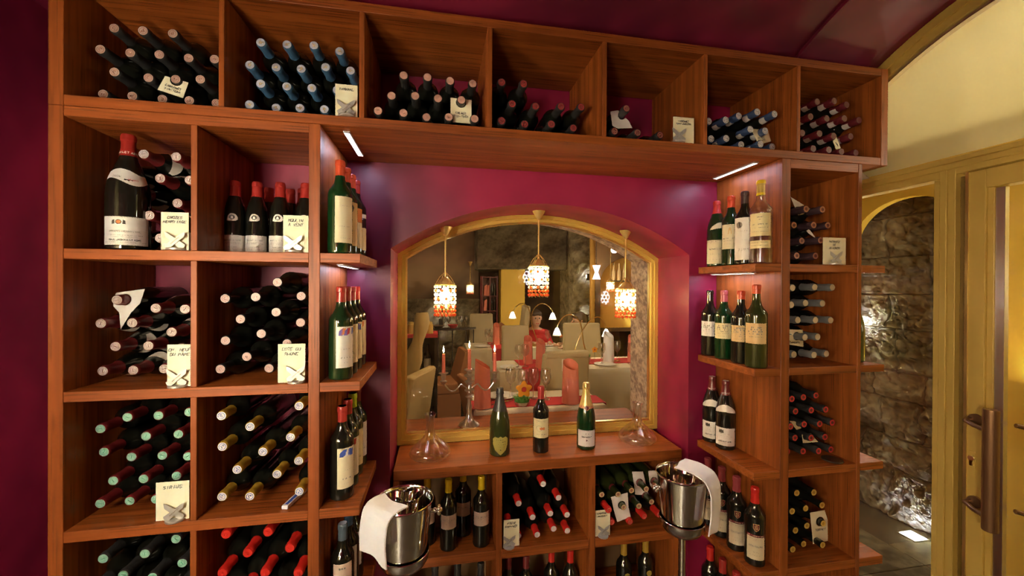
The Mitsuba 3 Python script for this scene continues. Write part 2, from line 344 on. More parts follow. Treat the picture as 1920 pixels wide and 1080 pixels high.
# ------------------------------------------------------------------ glazed partition and door on the right
w2 = structure_root('window_2', 'glazed gold partition with an arched fanlight beside the rack')
def arc_band(R0, R1, y0, y1, n=48):
    def p(R, t): return (VC + R * math.sin(t), VZ + R * math.cos(t))
    t0, t1 = math.asin((y0 - VC) / R1), math.asin((y1 - VC) / R1)
    return Polygon([p(R1, t) for t in np.linspace(t0, t1, n)] + [p(R0, t) for t in np.linspace(t1, t0, n)])
part(w2, 'arch_frame', extrude_x(arc_band(1.030, 1.064, -.1, 1.66), XP - .030, XP + .03), 'gold_paint', label='outer band of the arch frame')
part(w2, 'arch_frame', extrude_x(arc_band(1.000, 1.0295, -.1, 1.66), XP - .022, XP + .022), 'gold_paint', label='inner band of the arch frame')
part(w2, 'arch_bead', extrude_x(arc_band(0.986, 0.9995, -.1, 1.66), XP - .012, XP + .012), 'steel', label='steel glazing bead of the arch')
part(w2, 'transom', bb(XP - .030, XP + .03, -.6, 1.688, 1.9585, 1.977, .002), 'gold_paint')
part(w2, 'transom', bb(XP - .028, XP + .03, -.6, 1.688, 1.9365, 1.9575, .002), 'gold_paint')
part(w2, 'transom_bead', bb(XP - .020, XP + .03, 1.1615, 1.688, 1.907, 1.9360, .002), 'gold_paint')
part(w2, 'mullion', bb(XP - .030, XP + .03, 1.1385, 1.1600, FLOOR, 1.9360, .002), 'gold_paint')
part(w2, 'mullion', bb(XP - .027, XP + .03, 1.1145, 1.1380, FLOOR, 1.9360, .002), 'gold_paint')
part(w2, 'mullion', bb(XP - .022, XP + .03, 1.1605, 1.1815, FLOOR, 1.9065, .002), 'gold_paint')
part(w2, 'rebate', bb(XP - .004, XP + .03, 1.0900, 1.1140, FLOOR, 1.905, .001), 'gold_dark', label='dark door rebate')
part(w2, 'door_head', bb(XP - .028, XP + .03, -.6, 1.114, 1.9145, 1.9360, .002), 'gold_paint')
part(w2, 'bottom_rail', bb(XP - .030, XP + .03, 1.182, 1.688, FLOOR, FLOOR + .12, .002), 'gold_paint')
def pane_x(parent, name, poly, x):
    v, f = trimesh.creation.triangulate_polygon(poly, engine='earcut')
    part(parent, name, trimesh.Trimesh(np.stack([np.full(len(v), x), v[:, 0], v[:, 1]], -1), f, process=False), 'sheet_glass')
pane_x(w2, 'pane', sbox(1.18, FLOOR + .1, 1.688, 1.91), XP)
pane_x(w2, 'pane', Polygon([(VC + .99 * math.sin(t), VZ + .99 * math.cos(t)) for t in np.linspace(-1.05, .99, 48)] + [(1.688, 1.975), (-.05, 1.975)]), XP)
d1 = structure_root('door_1', 'gold framed glass door with a bronze bar handle')
part(d1, 'stile', bb(XP - .024, XP + .024, 1.036, 1.0885, FLOOR + .01, 1.910, .002), 'gold_paint')
part(d1, 'edge_strip', bb(XP - .027, XP - .0245, 1.0790, 1.0885, FLOOR + .01, 1.912, .001), 'gold_bright', label='bright edge strip of the door')
part(d1, 'stile_bead', bb(XP - .016, XP + .016, 1.0195, 1.0355, FLOOR + .13, 1.86, .001), 'gold_paint')
part(d1, 'glass_seal', bb(XP - .010, XP + .010, 0.9960, 1.0190, FLOOR + .14, 1.842, .001), 'steel', label='grey steel glazing strip')
part(d1, 'top_rail', bb(XP - .024, XP + .024, -.05, 1.0355, 1.845, 1.910, .002), 'gold_paint')
part(d1, 'bottom_rail', bb(XP - .024, XP + .024, -.05, 1.0355, FLOOR + .01, FLOOR + .13, .002), 'gold_paint')
pane_x(d1, 'pane', sbox(-.05, FLOOR + .13, 1.0, 1.845), XP)
hd = part(d1, 'handle', moved(lathe([(0, .710), (.018, .710), (.0195, .713), (.0195, 1.104), (.018, 1.107), (0, 1.107)], 24), XP - .085, .984, 0), 'bronze', smooth=40, label='bronze bar handle')
for zz in (1.043, .758):
    part(hd, 'bracket', tube([(XP - .026, 1.066, zz + .004), (XP - .050, 1.068, zz - .001), (XP - .070, 1.035, zz - .006), (XP - .082, .985, zz - .012)], .0075, 10), 'bronze', smooth=40)
    part(hd, 'rose', moved(trimesh.creation.cylinder(.020, .008, sections=24, transform=trimesh.transformations.rotation_matrix(PI / 2, [0, 1, 0])), XP - .028, 1.054, zz + .004), 'bronze')
    part(hd, 'inner_bracket', tube([(XP + .026, 0.985, zz + .004), (XP + .045, .975, zz), (XP + .070, .955, zz - .004), (XP + .085, .93, zz - .012)], .0075, 10), 'bronze', smooth=40)
part(d1, 'lock_plate', bb(XP - .0262, XP - .024, 1.055, 1.074, .873, .934, .001), 'gold_paint')
part(d1, 'lock', cat([moved(trimesh.creation.cylinder(.0085, .008, sections=20, transform=trimesh.transformations.rotation_matrix(PI / 2, [0, 1, 0])), XP - .029, 1.064, .910), bb(XP - .033, XP - .026, 1.060, 1.068, .884, .906, .001)]), 'chrome', label='chrome lock cylinder')

# ------------------------------------------------------------------ corridor behind the partition
cor = struct('floor_corridor', bb(XP - .06, 3.4, -2.0, 2.28, FLOOR - .08, FLOOR - .012), 'grout', 'stone tiled corridor floor')
for i in range(3):
    for j in range(8):
        x0, y0 = 1.83 + .47 * i, -1.48 + .47 * j
        part(cor, 'tile', bb(x0 + .002, min(x0 + .468, 3.38), y0 + .002, min(y0 + .468, 2.28), FLOOR - .012, FLOOR + nrng.uniform(-.0006, .0006), .002), 'slate_tile')
XY = 3.0
ya = Polygon([(-2, FLOOR - .02), (2.30, FLOOR - .02), (2.62, FLOOR - .02), (2.62, 2.3), (-2, 2.3)])
nic = Polygon([(1.755, FLOOR - .05), (2.42, FLOOR - .05)] + [(2.0875 + .3325 * math.cos(t), 1.80 + .30 * math.sin(t)) for t in np.linspace(0, PI, 32)])
struct('wall_right', extrude_x(ya.difference(nic), XY, XY + .06), 'yellow_plaster', 'yellow plaster wall with an arched stone niche')
ws = struct('wall_right_niche', bb(3.24, 3.32, 1.60, 2.62, FLOOR - .02, 2.3), 'rough_stone', 'rough old stone wall inside the niche')
def rough_block(x0, x1, y0, y1, z0, z1, amp, seed, res=.03, face='-x'):
    """a stone with an uneven face towards -x or -y"""
    w = (y1 - y0) if face == '-x' else (x1 - x0); h = z1 - z0
    nu, nv = max(3, int(w / res)), max(3, int(h / res)); u, v = np.meshgrid(np.linspace(0, 1, nu + 1), np.linspace(0, 1, nv + 1))
    a = (y0 if face == '-x' else x0) + u * w; b = z0 + v * h
    edge = np.minimum(1, 6 * np.minimum(np.minimum(u, 1 - u) * w, np.minimum(v, 1 - v) * h) / min(w, h) + 0.84)
    d = amp * (edge * 1.1 + (meshkit.fbm(np.stack([a * 8, b * 8, 0 * a], -1), 3) - .5) * 2.2 + (meshkit.fbm(np.stack([a * 34, b * 34, 0 * a + 3], -1), 3) - .5) * 1.5)
    front = np.stack([x0 - d, a, b], -1) if face == '-x' else np.stack([a, y0 - d, b], -1)
    back = np.stack([0 * a + x1, a, b], -1) if face == '-x' else np.stack([a, 0 * a + y1, b], -1)
    V = np.vstack([front.reshape(-1, 3), back.reshape(-1, 3)]); f = []; N = (nu + 1) * (nv + 1); W = nu + 1
    for j in range(nv):
        for i in range(nu):
            p = j * W + i; f += [[p, p + W + 1, p + 1], [p, p + W, p + W + 1]]
    rim = [i for i in range(W)] + [j * W + nu for j in range(1, nv + 1)] + [nv * W + i for i in range(nu - 1, -1, -1)] + [j * W for j in range(nv - 1, 0, -1)]
    for p, q in zip(rim, rim[1:] + rim[:1]): f += [[p, q, q + N], [p, q + N, p + N]]
    return trimesh.Trimesh(V, f, process=False)
z, row = FLOOR, 0
while z < 2.18:
    hgt = [.34, .22, .27, .19, .30, .24, .26, .28, .25][row % 9]; y = 1.60 - .12 * (row % 3)
    while y < 2.6:
        wd = nrng.uniform(.24, .55)
        part(ws, 'stone', rough_block(3.17, 3.25, max(y, 1.60) + .001, min(y + wd, 2.62) - .001, z + .001, z + hgt - .001, .045, row * 7 + y, .014), 'rough_stone', smooth=True)
        y += wd
    z += hgt; row += 1
# cream barrel vault of the corridor, its lower end a plain cornice on the yellow wall
cv = [(2.25 + .76 * math.cos(t), 2.20 + .56 * math.sin(t)) for t in np.linspace(0, PI / 2, 30)] + [(XP - .02, 2.765)]
vv = np.array([[x, y, zz] for x, zz in cv for y in (-2.0, 2.66)]); ff = []
for i in range(len(cv) - 1): a = 2 * i; ff += [[a, a + 2, a + 3], [a, a + 3, a + 1]]
struct('ceiling_corridor', trimesh.Trimesh(vv, ff, process=False), 'cream_plaster', 'cream plaster vault of the corridor', smooth=40)
struct('wall_corridor_end', bb(XP + .02, 3.4, 2.62, 2.70, FLOOR - .02, 2.85), 'yellow_plaster')
struct('wall_corridor_near', bb(XP - .1, 3.4, -2.1, -2.0, FLOOR - .02, 2.85), 'yellow_plaster')
struct('trim_2', bb(2.955, 3.0, -2, 2.62, 2.20, 2.235, .006), 'cream_plaster', 'cream cornice strip above the yellow wall')

# ================================================================== THE RACKS
D0, D1 = YF, YB - .002
def led_strip(parent, x, y0, y1, z):
    part(parent, 'led_housing', bb(x - .011, x + .011, y0 - .004, y1 + .004, z - .0045, z, .001), 'led_housing')
    v = np.array([[x - .008, y0, 0], [x + .008, y0, 0], [x + .008, y1, 0], [x - .008, y1, 0]], float); v[:, 2] = z - .0062
    scene_key = part(parent, 'led_light', (v, np.array([[0, 2, 1], [0, 3, 2]])), 'plastic_white', label='white LED light strip')
    scene[scene_key]['emitter'] = emit(L_LED * .80, L_LED * .92, L_LED * 1.22)
# top unit: seven compartments
tu = thing('wine_rack', 'long oak wine rack of seven open compartments running across the top', 'wine rack')
part(tu, 'top_board', bb(-1.044, 1.774, D0 + .001, D1, 2.370, 2.400), 'wood_x')
part(tu, 'bottom_board', bb(-1.044, 1.774, D0 + .001, D1, 2.005, 2.035), 'wood_x')
part(tu, 'side_panel', bb(-1.080, -1.044, D0, D1, 2.004, 2.400), 'wood_z')
part(tu, 'side_panel', bb(1.774, 1.807, D0, D1, 2.004, 2.400), 'wood_z')
TX = [-1.044, (-.654, -.639), (-.255, -.239), (.154, .170), (.564, .580), (.964, .980), (1.371, 1.387), 1.774]
for a, b in TX[1:-1]: part(tu, 'divider', bb(a, b, D0 + .001, D1, 2.035, 2.370), 'wood_z')
led_strip(tu, -.302, 1.369, 1.60, 2.005); led_strip(tu, 1.244, 1.384, 1.62, 2.005)
SH = [(1.572, 1.602), (1.166, 1.196), (.768, .799), (.370, .401), (-.032, -.002)]
# left tower
lt = thing('wine_rack', 'tall oak wine rack on the left with two columns of compartments', 'wine rack')
part(lt, 'side_panel', bb(-1.080, -1.044, D0, D1, FLOOR, 2.0035), 'wood_z')
part(lt, 'side_panel', bb(-.402, -.369, D0, D1, FLOOR, 2.0035), 'wood_z')
part(lt, 'top_board', bb(-1.044, -.402, D0 + .001, D1, 1.975, 2.0035), 'wood_x')
zs = 1.975
for z0, z1 in SH:
    part(lt, 'shelf', bb(-1.044, -.402, D0 + .001, D1, z0, z1), 'wood_x')
    part(lt, 'divider', bb(-.728, -.711, D0 + .003, D1, z1, zs), 'wood_z'); zs = z0
    ds = part(lt, 'display_shelf', bb(-.369, -.249, D0 + .001, D1 - .03, z0 + .0005, z1 + .0005), 'wood_x', label='small display shelf on the side of the rack')
led_strip(lt, -.328, 1.40, 1.66, 1.5725)
# right tower
rt = thing('wine_rack', 'tall narrow oak wine rack on the right, one compartment wide', 'wine rack')
part(rt, 'side_panel', bb(1.305, 1.344, D0, D1, FLOOR, 2.0035), 'wood_z')
part(rt, 'side_panel', bb(1.664, 1.682, D0, D1, FLOOR, 2.0035), 'wood_z')
part(rt, 'top_board', bb(1.344, 1.664, D0 + .001, D1, 1.968, 2.0035), 'wood_x')
SR = [(1.564, 1.594), (1.158, 1.187), (.758, .788), (.366, .400), (-.032, -.002)]
for z0, z1 in SR:
    part(rt, 'shelf', bb(1.344, 1.664, D0 + .001, D1, z0, z1), 'wood_x')
    part(rt, 'display_shelf', bb(1.188, 1.305, D0 + .001, D1 - .03, z0, z1), 'wood_x', label='small display shelf on the side of the rack')
    part(rt, 'display_shelf', bb(1.682, 1.800, D0 + .001, D1 - .03, z0, z1), 'wood_x', label='small display shelf on the side of the rack')
led_strip(rt, 1.250, 1.40, 1.64, 1.564)
led_strip(rt, 1.745, 1.40, 1.64, 1.564)
led_strip(rt, 1.745, 1.40, 1.64, 1.158)
led_strip(rt, 1.745, 1.40, 1.64, .758)
# low cabinet in the niche
LB = 2.05
lc = thing('wine_cabinet', 'low oak wine cabinet with six compartments under the arched window', 'cabinet')
part(lc, 'top_board', bb(-.187, 1.130, YB - .001, 1.954, .690, ZL, .002), 'wood_x')
part(lc, 'side_panel', bb(-.187, -.162, YB + .001, LB, FLOOR, .690), 'wood_z')
part(lc, 'side_panel', bb(1.090, 1.125, YB + .001, LB, FLOOR, .690), 'wood_z')
for a, b in ((.243, .270), (.668, .699)): part(lc, 'divider', bb(a, b, YB + .001, LB, FLOOR, .690), 'wood_z')
for a, b in ((-.162, .243), (.270, .668), (.699, 1.090)):
    part(lc, 'shelf', bb(a, b, YB + .002, LB, .314, .355), 'wood_x')
    part(lc, 'shelf', bb(a, b, YB + .002, LB, FLOOR + .002, -.050), 'wood_x')

# ================================================================== BOTTLES
NECK = {}
def bordeaux(h=.300, R=.0368):
    return [(0, .014), (R - .012, .010), (R - .006, 0), (R - .0015, .003), (R, .009), (R, h * .615), (R * .985, h * .645), (R * .90, h * .675), (.0250, h * .715), (.0185, h * .755), (.0155, h * .80), (.0142, h * .85), (.0138, h - .018), (.0152, h - .0165), (.0152, h - .006), (.0142, h - .002), (.0135, h), (0, h)]
def burgundy(h=.297, R=.0405):
    return [(0, .016), (R - .012, .012), (R - .006, 0), (R - .0015, .003), (R, .010), (R, h * .50), (R * .975, h * .56), (R * .90, h * .63), (R * .76, h * .70), (R * .59, h * .765), (R * .45, h * .83), (.0152 * R / .0405 ** 1 if R > .05 else .0150, h * .885), (.0142 if R < .05 else .0165, h * .93), (.0142 if R < .05 else .0165, h - .017), (.0156 if R < .05 else .018, h - .016), (.0156 if R < .05 else .018, h - .006), (.0138 if R < .05 else .016, h), (0, h)]
def magnum(h=.352, R=.0520):
    return [(0, .016), (R - .012, .012), (R - .006, 0), (R - .0015, .003), (R, .010), (R, h * .46), (R * .975, h * .52), (R * .90, h * .59), (R * .75, h * .66), (R * .57, h * .73), (.0225, h * .785), (.0185, h * .84), (.0168, h * .89), (.0164, h - .020), (.0182, h - .018), (.0182, h - .007), (.0162, h), (0, h)]
def champagne(h=.308, R=.0440):
    return [(0, .02), (R - .014, .014), (R - .007, 0), (R - .002, .003), (R, .011), (R, h * .40), (R * .975, h * .47), (R * .91, h * .54), (R * .80, h * .61), (R * .66, h * .68), (R * .53, h * .745), (R * .43, h * .81), (.0162, h * .875), (.0152, h - .022), (.0172, h - .021), (.0172, h - .014), (.0152, h - .011), (.0156, h - .003), (.014, h), (0, h)]
def above(prof, z0, off, cut=None):
    """the profile from height z0 up, offset outward"""
    P = np.array(prof); r = np.interp(z0, P[5:, 1], P[5:, 0]) if z0 > P[5, 1] else P[5, 0]
    top = [(a + off, b) for a, b in prof if b > z0 and a > 0]
    return [(r + off, z0)] + top
def profile_r(prof, z):
    P = np.array(prof[4:-1]); return float(np.interp(z, P[:, 1], P[:, 0]))
_lib = {}
def cached(key, fn, m, smooth=38):
    k = (key, m)
    if k not in _lib: _lib[k] = mikit.ply(fn(), m, smooth=smooth)
    return _lib[k]
def capsule_mesh(prof, length, n):
    h = prof[-1][1]; q = above(prof, h - length, .0006)
    q = [(a, b) for a, b in q[:-1]] + [(q[-1][0] - .0004, h + .0004), (.0006, h + .0008)]
    return lathe([(profile_r(prof, h - length) - .001, h - length)] + q, n)
def ring_disc(r0, r1, z, n=20):
    return lathe([(r0, z), (r1, z)], n) if r0 > 0 else lathe([(.0001, z), (r1, z)], n)
def emblem_mesh(r, z, seed):
    """a small stamped pattern on the end of a capsule: short bars and a rim of ticks"""
    q = random.Random(seed); ms = []
    for k in range(9):
        w, hh = q.uniform(.25, .6) * r, q.uniform(.08, .2) * r; m = trimesh.creation.box((w, hh, .0003))
        m.apply_transform(trimesh.transformations.rotation_matrix(q.uniform(0, PI), [0, 0, 1])); m.apply_translation([q.uniform(-.5, .5) * r, q.uniform(-.5, .5) * r, z]); ms.append(m)
    return cat(ms)
def crest_ring(r, z):
    ms = [lathe([(r * .80, z), (r * .88, z)], 20)]
    for k in range(14):
        m = trimesh.creation.box((r * .12, r * .16, .0003)); m.apply_translation([r * .66, 0, z]); m.apply_transform(trimesh.transformations.rotation_matrix(k * 2 * PI / 14, [0, 0, 1])); ms.append(m)
    return cat(ms)
def make_bottle(kind, glass, capsule, cap_len, seal=None, emblem=None, style=1, extra=(), n=24):
    """list of (part name, shape, label): build once, place often"""
    prof = {'bordeaux': bordeaux(), 'burgundy': burgundy(), 'half': burgundy(.252, .0335), 'magnum': magnum(), 'champagne': champagne(), 'champagne_wide': champagne(.300, .0468), 'bordeaux_wide': bordeaux(.300, .0375), 'slim': bordeaux(.300, .0345), 'thin': bordeaux(.290, .0325), 'tall': bordeaux(.325, .0395)}[kind]
    h = prof[-1][1]; rt = prof[-2][0]
    out = [('body', cached(('g', kind, n), lambda: lathe(prof, n), glass), None)]
    if capsule: out.append(('capsule', cached(('c', kind, cap_len, n), lambda: capsule_mesh(prof, cap_len, n), capsule), None))
    pre = 'capsule__' if capsule else ''
    if seal:
        out.append((pre + 'seal', cached(('s', kind, style), lambda: ring_disc(0, rt * .96, h + .0011), seal, False), None))
        if emblem:
            if style == 1: out.append((pre + 'emblem', cached(('e1', kind), lambda: emblem_mesh(rt * .9, h + .0014, 3), emblem, False), None))
            elif style == 2: out.append((pre + 'emblem', cached(('e2', kind), lambda: cat([crest_ring(rt * .96, h + .0014), trimesh.creation.box((rt * .18, rt * .6, .0003), transform=trimesh.transformations.translation_matrix([0, 0, h + .0014])), lathe([(rt * .36, h + .0014), (rt * .46, h + .0014)], 16)]), emblem, False), None))
            elif style == 3: out.append((pre + 'emblem', cached(('e3', kind), lambda: cat([ring_disc(0, rt * .50, h + .0014)]), emblem, False), None))
            elif style == 4: out.append((pre + 'emblem', cached(('e4', kind), lambda: cat([lathe([(rt * .62, h + .0014), (rt * .74, h + .0014)], 20), emblem_mesh(rt * .6, h + .0014, 5)]), emblem, False), None))
    return out + list(extra), h, prof
def place(proto, name, tw, label, cat_='bottle', group=None):
    k = thing(name, label, cat_, group)
    for nm, shp, lb in proto[0]: put(k, nm, shp, tw, lb)
    return k
def lying(x, y_tip, z, h, roll=0.0, yaw=0.0, tilt=0.0):
    return T().translate([x, y_tip, z]).rotate([0, 0, 1], yaw).translate([0, h, 0]).rotate([1, 0, 0], 90 - tilt).rotate([0, 0, 1], roll)

# labels wrapped round a bottle, facing -y at angle 0
def wrap_patch(prof_fn, z0, z1, a0, a1, off=.0005, nu=14, nv=2, shape=None):
    us, vs = np.linspace(a0, a1, nu), np.linspace(0, 1, nv); V = []
    for t in vs:
        for a in us:
            s = (a - a0) / (a1 - a0); zl, zh = (shape(s) if shape else (z0, z1)); zz = zl + (zh - zl) * t
            r = prof_fn(zz) + off; V.append([r * math.cos(a - PI / 2), r * math.sin(a - PI / 2), zz])
    f = []
    for j in range(nv - 1):
        for i in range(nu - 1): p = j * nu + i; f += [[p, p + 1, p + nu + 1], [p, p + nu + 1, p + nu]]
    return trimesh.Trimesh(np.array(V), f, process=False)
def print_rows(prof_fn, rows, off=.0009, seed=1):
    """rows of small printed characters: (z, half width in radians, letter height, density)"""
    q = random.Random(seed); ms = []
    for zc, hw, hh, dens in rows:
        a = -hw
        while a < hw:
            w = hh / max(prof_fn(zc), .01) * q.uniform(.35, .9)
            if q.random() < dens: ms.append(wrap_patch(prof_fn, zc - hh / 2 * q.uniform(.5, 1), zc + hh / 2, a, min(a + w, hw), off, 2, 2))
            a += w * 1.45
    return cat(ms)
def spun(m, deg):
    m = m.copy(); m.apply_transform(trimesh.transformations.rotation_matrix(math.radians(deg), [0, 0, 1])); return m

ROWS = lambda n: {1: ['only'], 2: ['top', 'bottom'], 3: ['top', 'middle', 'bottom'], 4: ['top', 'second', 'third', 'bottom'], 5: ['top', 'second', 'third', 'fourth', 'bottom'], 6: ['top', 'second', 'third', 'fourth', 'fifth', 'bottom']}[n]
def stack(rows, y, proto, what, where, group, r=None, jitter=.012, special=None, roll=None, tilt=0.0):
    names = ROWS(len(rows))
    for i, row in enumerate(rows):
        for j, (x, z) in enumerate(row):
            pos = f'{ORD[j]} in {names[i]} row' if len(row) > 1 else f'alone in {names[i]} row'
            p = (special or {}).get((i, j), proto)
            w = what if p is proto else p[3]
            place(p, 'wine_bottle', lying(x / 1000, y + rng.uniform(-jitter, jitter), z / 1000, p[1], rng.uniform(0, 360) if roll is None else roll + rng.uniform(-18, 18), rng.uniform(-.7, .7), tilt if len(row) == 1 else 0), f'{w}, {pos}, {where}', 'bottle', group)
S = {"T1": [[[-963, 2268], [-884, 2266], [-805, 2267]], [[-1000, 2202], [-923, 2200], [-843, 2201], [-769, 2203], [-691, 2201]], [[-959, 2135], [-881, 2134], [-805, 2135], [-730, 2135]], [[-997, 2072], [-920, 2072], [-843, 2072], [-767, 2072], [-694, 2072]]],
     "T2": [[[-559, 2266], [-483, 2269], [-407, 2282], [-329, 2275]], [[-595, 2198], [-521, 2201], [-445, 2202], [-371, 2215], [-292, 2207]], [[-558, 2135], [-483, 2135], [-409, 2137], [-337, 2146]], [[-595, 2072], [-521, 2072], [-446, 2072], [-371, 2072], [-296, 2072]]],
     "T3": [[[-121, 2198], [-44, 2201], [31, 2200], [108, 2198]], [[-161, 2133], [-84, 2135], [-9, 2136], [69, 2133]], [[-201, 2072], [-121, 2072], [-47, 2072], [27, 2072], [114, 2072]]],
     "T4": [[[207, 2207], [283, 2205]], [[246, 2140], [331, 2140], [422, 2143], [501, 2152]], [[207, 2072], [291, 2072], [385, 2075], [472, 2074]]],
     "T5": [[[676, 2132]], [[628, 2072], [717, 2072], [811, 2072]]],
     "T6": [[[1166, 2183], [1238, 2199], [1313, 2195]], [[1032, 2151], [1102, 2159], [1213, 2131], [1283, 2131]], [[1041, 2082], [1111, 2090], [1178, 2070], [1248, 2070], [1318, 2070]]],
     "T7": [[[1541, 2276], [1614, 2281], [1688, 2276]], [[1508, 2211], [1585, 2208], [1658, 2209], [1731, 2207]], [[1468, 2140], [1544, 2140], [1623, 2139], [1697, 2139]], [[1503, 2072], [1579, 2072], [1652, 2072], [1725, 2072]]],
     "L1a": [[[-889, 1898], [-805, 1897]], [[-953, 1855], [-846, 1827], [-767, 1826]], [[-912, 1784], [-803, 1754]], [[-874, 1712]], [[-914, 1642], [-838, 1642]]],
     "L2a": [[[-971, 1453], [-860, 1428], [-780, 1425]], [[-1005, 1383], [-928, 1383], [-817, 1354]], [[-969, 1312], [-888, 1311]], [[-1004, 1238], [-927, 1237], [-849, 1237]]],
     "L2b": [[[-509, 1510]], [[-666, 1458], [-575, 1463], [-440, 1466]], [[-620, 1393], [-512, 1415], [-440, 1381]], [[-665, 1325], [-555, 1347], [-482, 1314]], [[-673, 1238], [-598, 1275], [-532, 1237]]],
     "L3a": [[[-1007, 1064], [-940, 1094], [-850, 1098], [-776, 1099]], [[-890, 1033], [-807, 1031]], [[-1007, 989], [-932, 970], [-851, 967], [-775, 963]], [[-971, 906], [-893, 904], [-812, 900]], [[-1007, 838], [-933, 837], [-860, 838]]],
     "L3b": [[[-663, 1096], [-439, 1117]], [[-581, 1059], [-463, 1020]], [[-657, 1003], [-541, 981], [-439, 943]], [[-621, 924], [-508, 899]], [[-666, 840], [-584, 838], [-442, 838]]],
     "R1": [[[1460, 1821], [1534, 1821]], [[1422, 1757], [1497, 1757], [1576, 1760]], [[1460, 1694], [1539, 1697]], [[1418, 1631], [1502, 1631]]],
     "R2": [[[1415, 1501], [1519, 1504], [1596, 1503]], [[1401, 1432], [1489, 1438], [1559, 1437]], [[1439, 1369], [1516, 1369], [1597, 1367]], [[1404, 1297], [1474, 1298], [1548, 1297]], [[1436, 1226], [1510, 1226], [1590, 1226]]],
     "R3": [[[1416, 1047], [1482, 1048], [1551, 1051]], [[1449, 990], [1519, 993], [1585, 994]], [[1415, 933], [1486, 936], [1553, 937], [1619, 937]], [[1453, 878], [1520, 878], [1586, 878]], [[1419, 822], [1486, 822], [1553, 822], [1619, 822]]],
     "R4": [[[1453, 654], [1532, 651]], [[1424, 585], [1498, 585], [1580, 590]], [[1430, 512], [1505, 512], [1581, 516]], [[1415, 438], [1489, 438], [1562, 438]]],
     "C2": [[[461, 612]], [[348, 537], [530, 550]], [[306, 452], [413, 468], [492, 482], [574, 462]], [[347, 393], [432, 393], [508, 412], [574, 393]]],
     "C3": [[[738, 543], [812, 545], [886, 549], [960, 550], [1035, 552]], [[842, 480], [915, 482], [990, 484]], [[766, 478], [953, 420], [1030, 420]], [[790, 408], [878, 405]]]}
L4a = [[[-792, 722]], [[-871, 690]], [[-983, 684], [-775, 646]], [[-932, 628], [-853, 614]], [[-1000, 600], [-780, 571]], [[-930, 552], [-850, 538]], [[-1004, 513], [-780, 500]], [[-1006, 438], [-930, 438], [-853, 438], [-777, 438]], [[-930, 476]]]
L4b = [[[-654, 722], [-528, 725]], [[-590, 660], [-466, 665]], [[-660, 607], [-535, 600], [-440, 584]], [[-597, 545], [-500, 522]], [[-665, 513], [-568, 474], [-440, 474]], [[-668, 438], [-500, 438]]]
BOT = 'lying wine bottle'
pA = make_bottle('bordeaux', 'glass_dark', 'cap_black', .062, 'seal_rose', 'seal_brown', 4)
stack(S['T1'], 1.385, pA, 'bottle with black capsule and pinkish end', 'first top compartment', 'bottles in the first top compartment')
pB = make_bottle('bordeaux', 'glass_dark', 'cap_blue', .062, 'seal_bluegrey', 'seal_sand', 1)
stack(S['T2'], 1.38, pB, 'bottle with steel blue capsule', 'second top compartment', 'bottles in the second top compartment')
pC = make_bottle('bordeaux', 'glass_dark', 'cap_black', .060, 'seal_copper', 'seal_rose', 4)
stack(S['T3'], 1.36, pC, 'bottle with black capsule and copper end', 'third top compartment', 'bottles in the third top compartment')
pD = make_bottle('bordeaux', 'glass_dark', 'cap_black', .062, 'seal_wine', 'seal_red', 4)
stack(S['T4'], 1.355, pD, 'bottle with black capsule and dark red end', 'fourth top compartment', 'bottles in the fourth top compartment')
stack(S['T5'], 1.36, make_bottle('bordeaux', 'glass_dark', 'cap_black', .062, 'seal_wine', 'seal_copper', 4), 'bottle with black capsule and dull end', 'fifth top compartment', 'bottles in the fifth top compartment', jitter=.004, tilt=5.5)
pf = lambda prof: (lambda z: profile_r(prof, z))
bx, bu = bordeaux(), burgundy()
slm = bordeaux(.300, .0345)
def neck_strip(prof, z0, z1): return [('strip', cached(('strip', prof[5][0], z0), lambda: wrap_patch(lambda z: profile_r(prof, z) + .0012, z0, z1, -.9, .9), 'label_white'), 'white paper strip on the capsule')]
stack(S['T6'], 1.375, make_bottle('slim', 'glass_dark', 'cap_navy', .060, 'seal_silver', 'cap_navy', 4, neck_strip(slm, .240, .266)), 'bottle with navy capsule and white strip', 'sixth top compartment', 'bottles in the sixth top compartment', roll=-35)
stack(S['T7'], 1.38, make_bottle('bordeaux', 'glass_dark', 'cap_burgundy', .062, 'seal_wine', 'cap_burgundy', 3, neck_strip(bx, .240, .266)), 'bottle with burgundy capsule and white strip', 'seventh top compartment', 'bottles in the seventh top compartment', roll=-35)
def shoulder_label(prof, m, z0, z1, mid=0.0):
    return ('neck_label', cached(('sh', prof[5][0], z0, m), lambda: wrap_patch(lambda z: profile_r(prof, z), z0, z1, -1.25, 1.25, .0006, 18, 4, lambda s: (z0 + .030 * (abs(2 * s - 1)) ** 1.5 * 0 - .010 * math.sin(PI * s), z1 - .012 * abs(2 * s - 1) ** 2)), m), 'pale curved neck label')
pE = make_bottle('burgundy', 'glass_dark', 'cap_darkred', .058, 'seal_white', 'seal_wine', 2, [shoulder_label(bu, 'label_white', .188, .216)])
stack(S['L1a'], 1.385, pE, 'bottle with dark red capsule and white end', 'upper left compartment', 'bottles behind the magnum in the upper left compartment')
stack(S['L2a'], 1.40, pE, 'bottle with dark red capsule, white end', 'second row left compartment', 'bottles in the left compartment of the second row')
stack(S['L2b'], 1.38, make_bottle('bordeaux_wide', 'glass_dark', 'cap_black', .058, 'seal_mauve', 'seal_brown', 4), 'dark bottle with dusty pink end', 'right compartment of second row', 'bottles in the right compartment of the second row')
stack(S['L3a'], 1.40, make_bottle('bordeaux', 'glass_dark', 'cap_darkred', .062, 'seal_mint', 'seal_green', 2), 'bottle with dark red capsule, green end', 'third row left compartment', 'bottles in the left compartment of the third row')
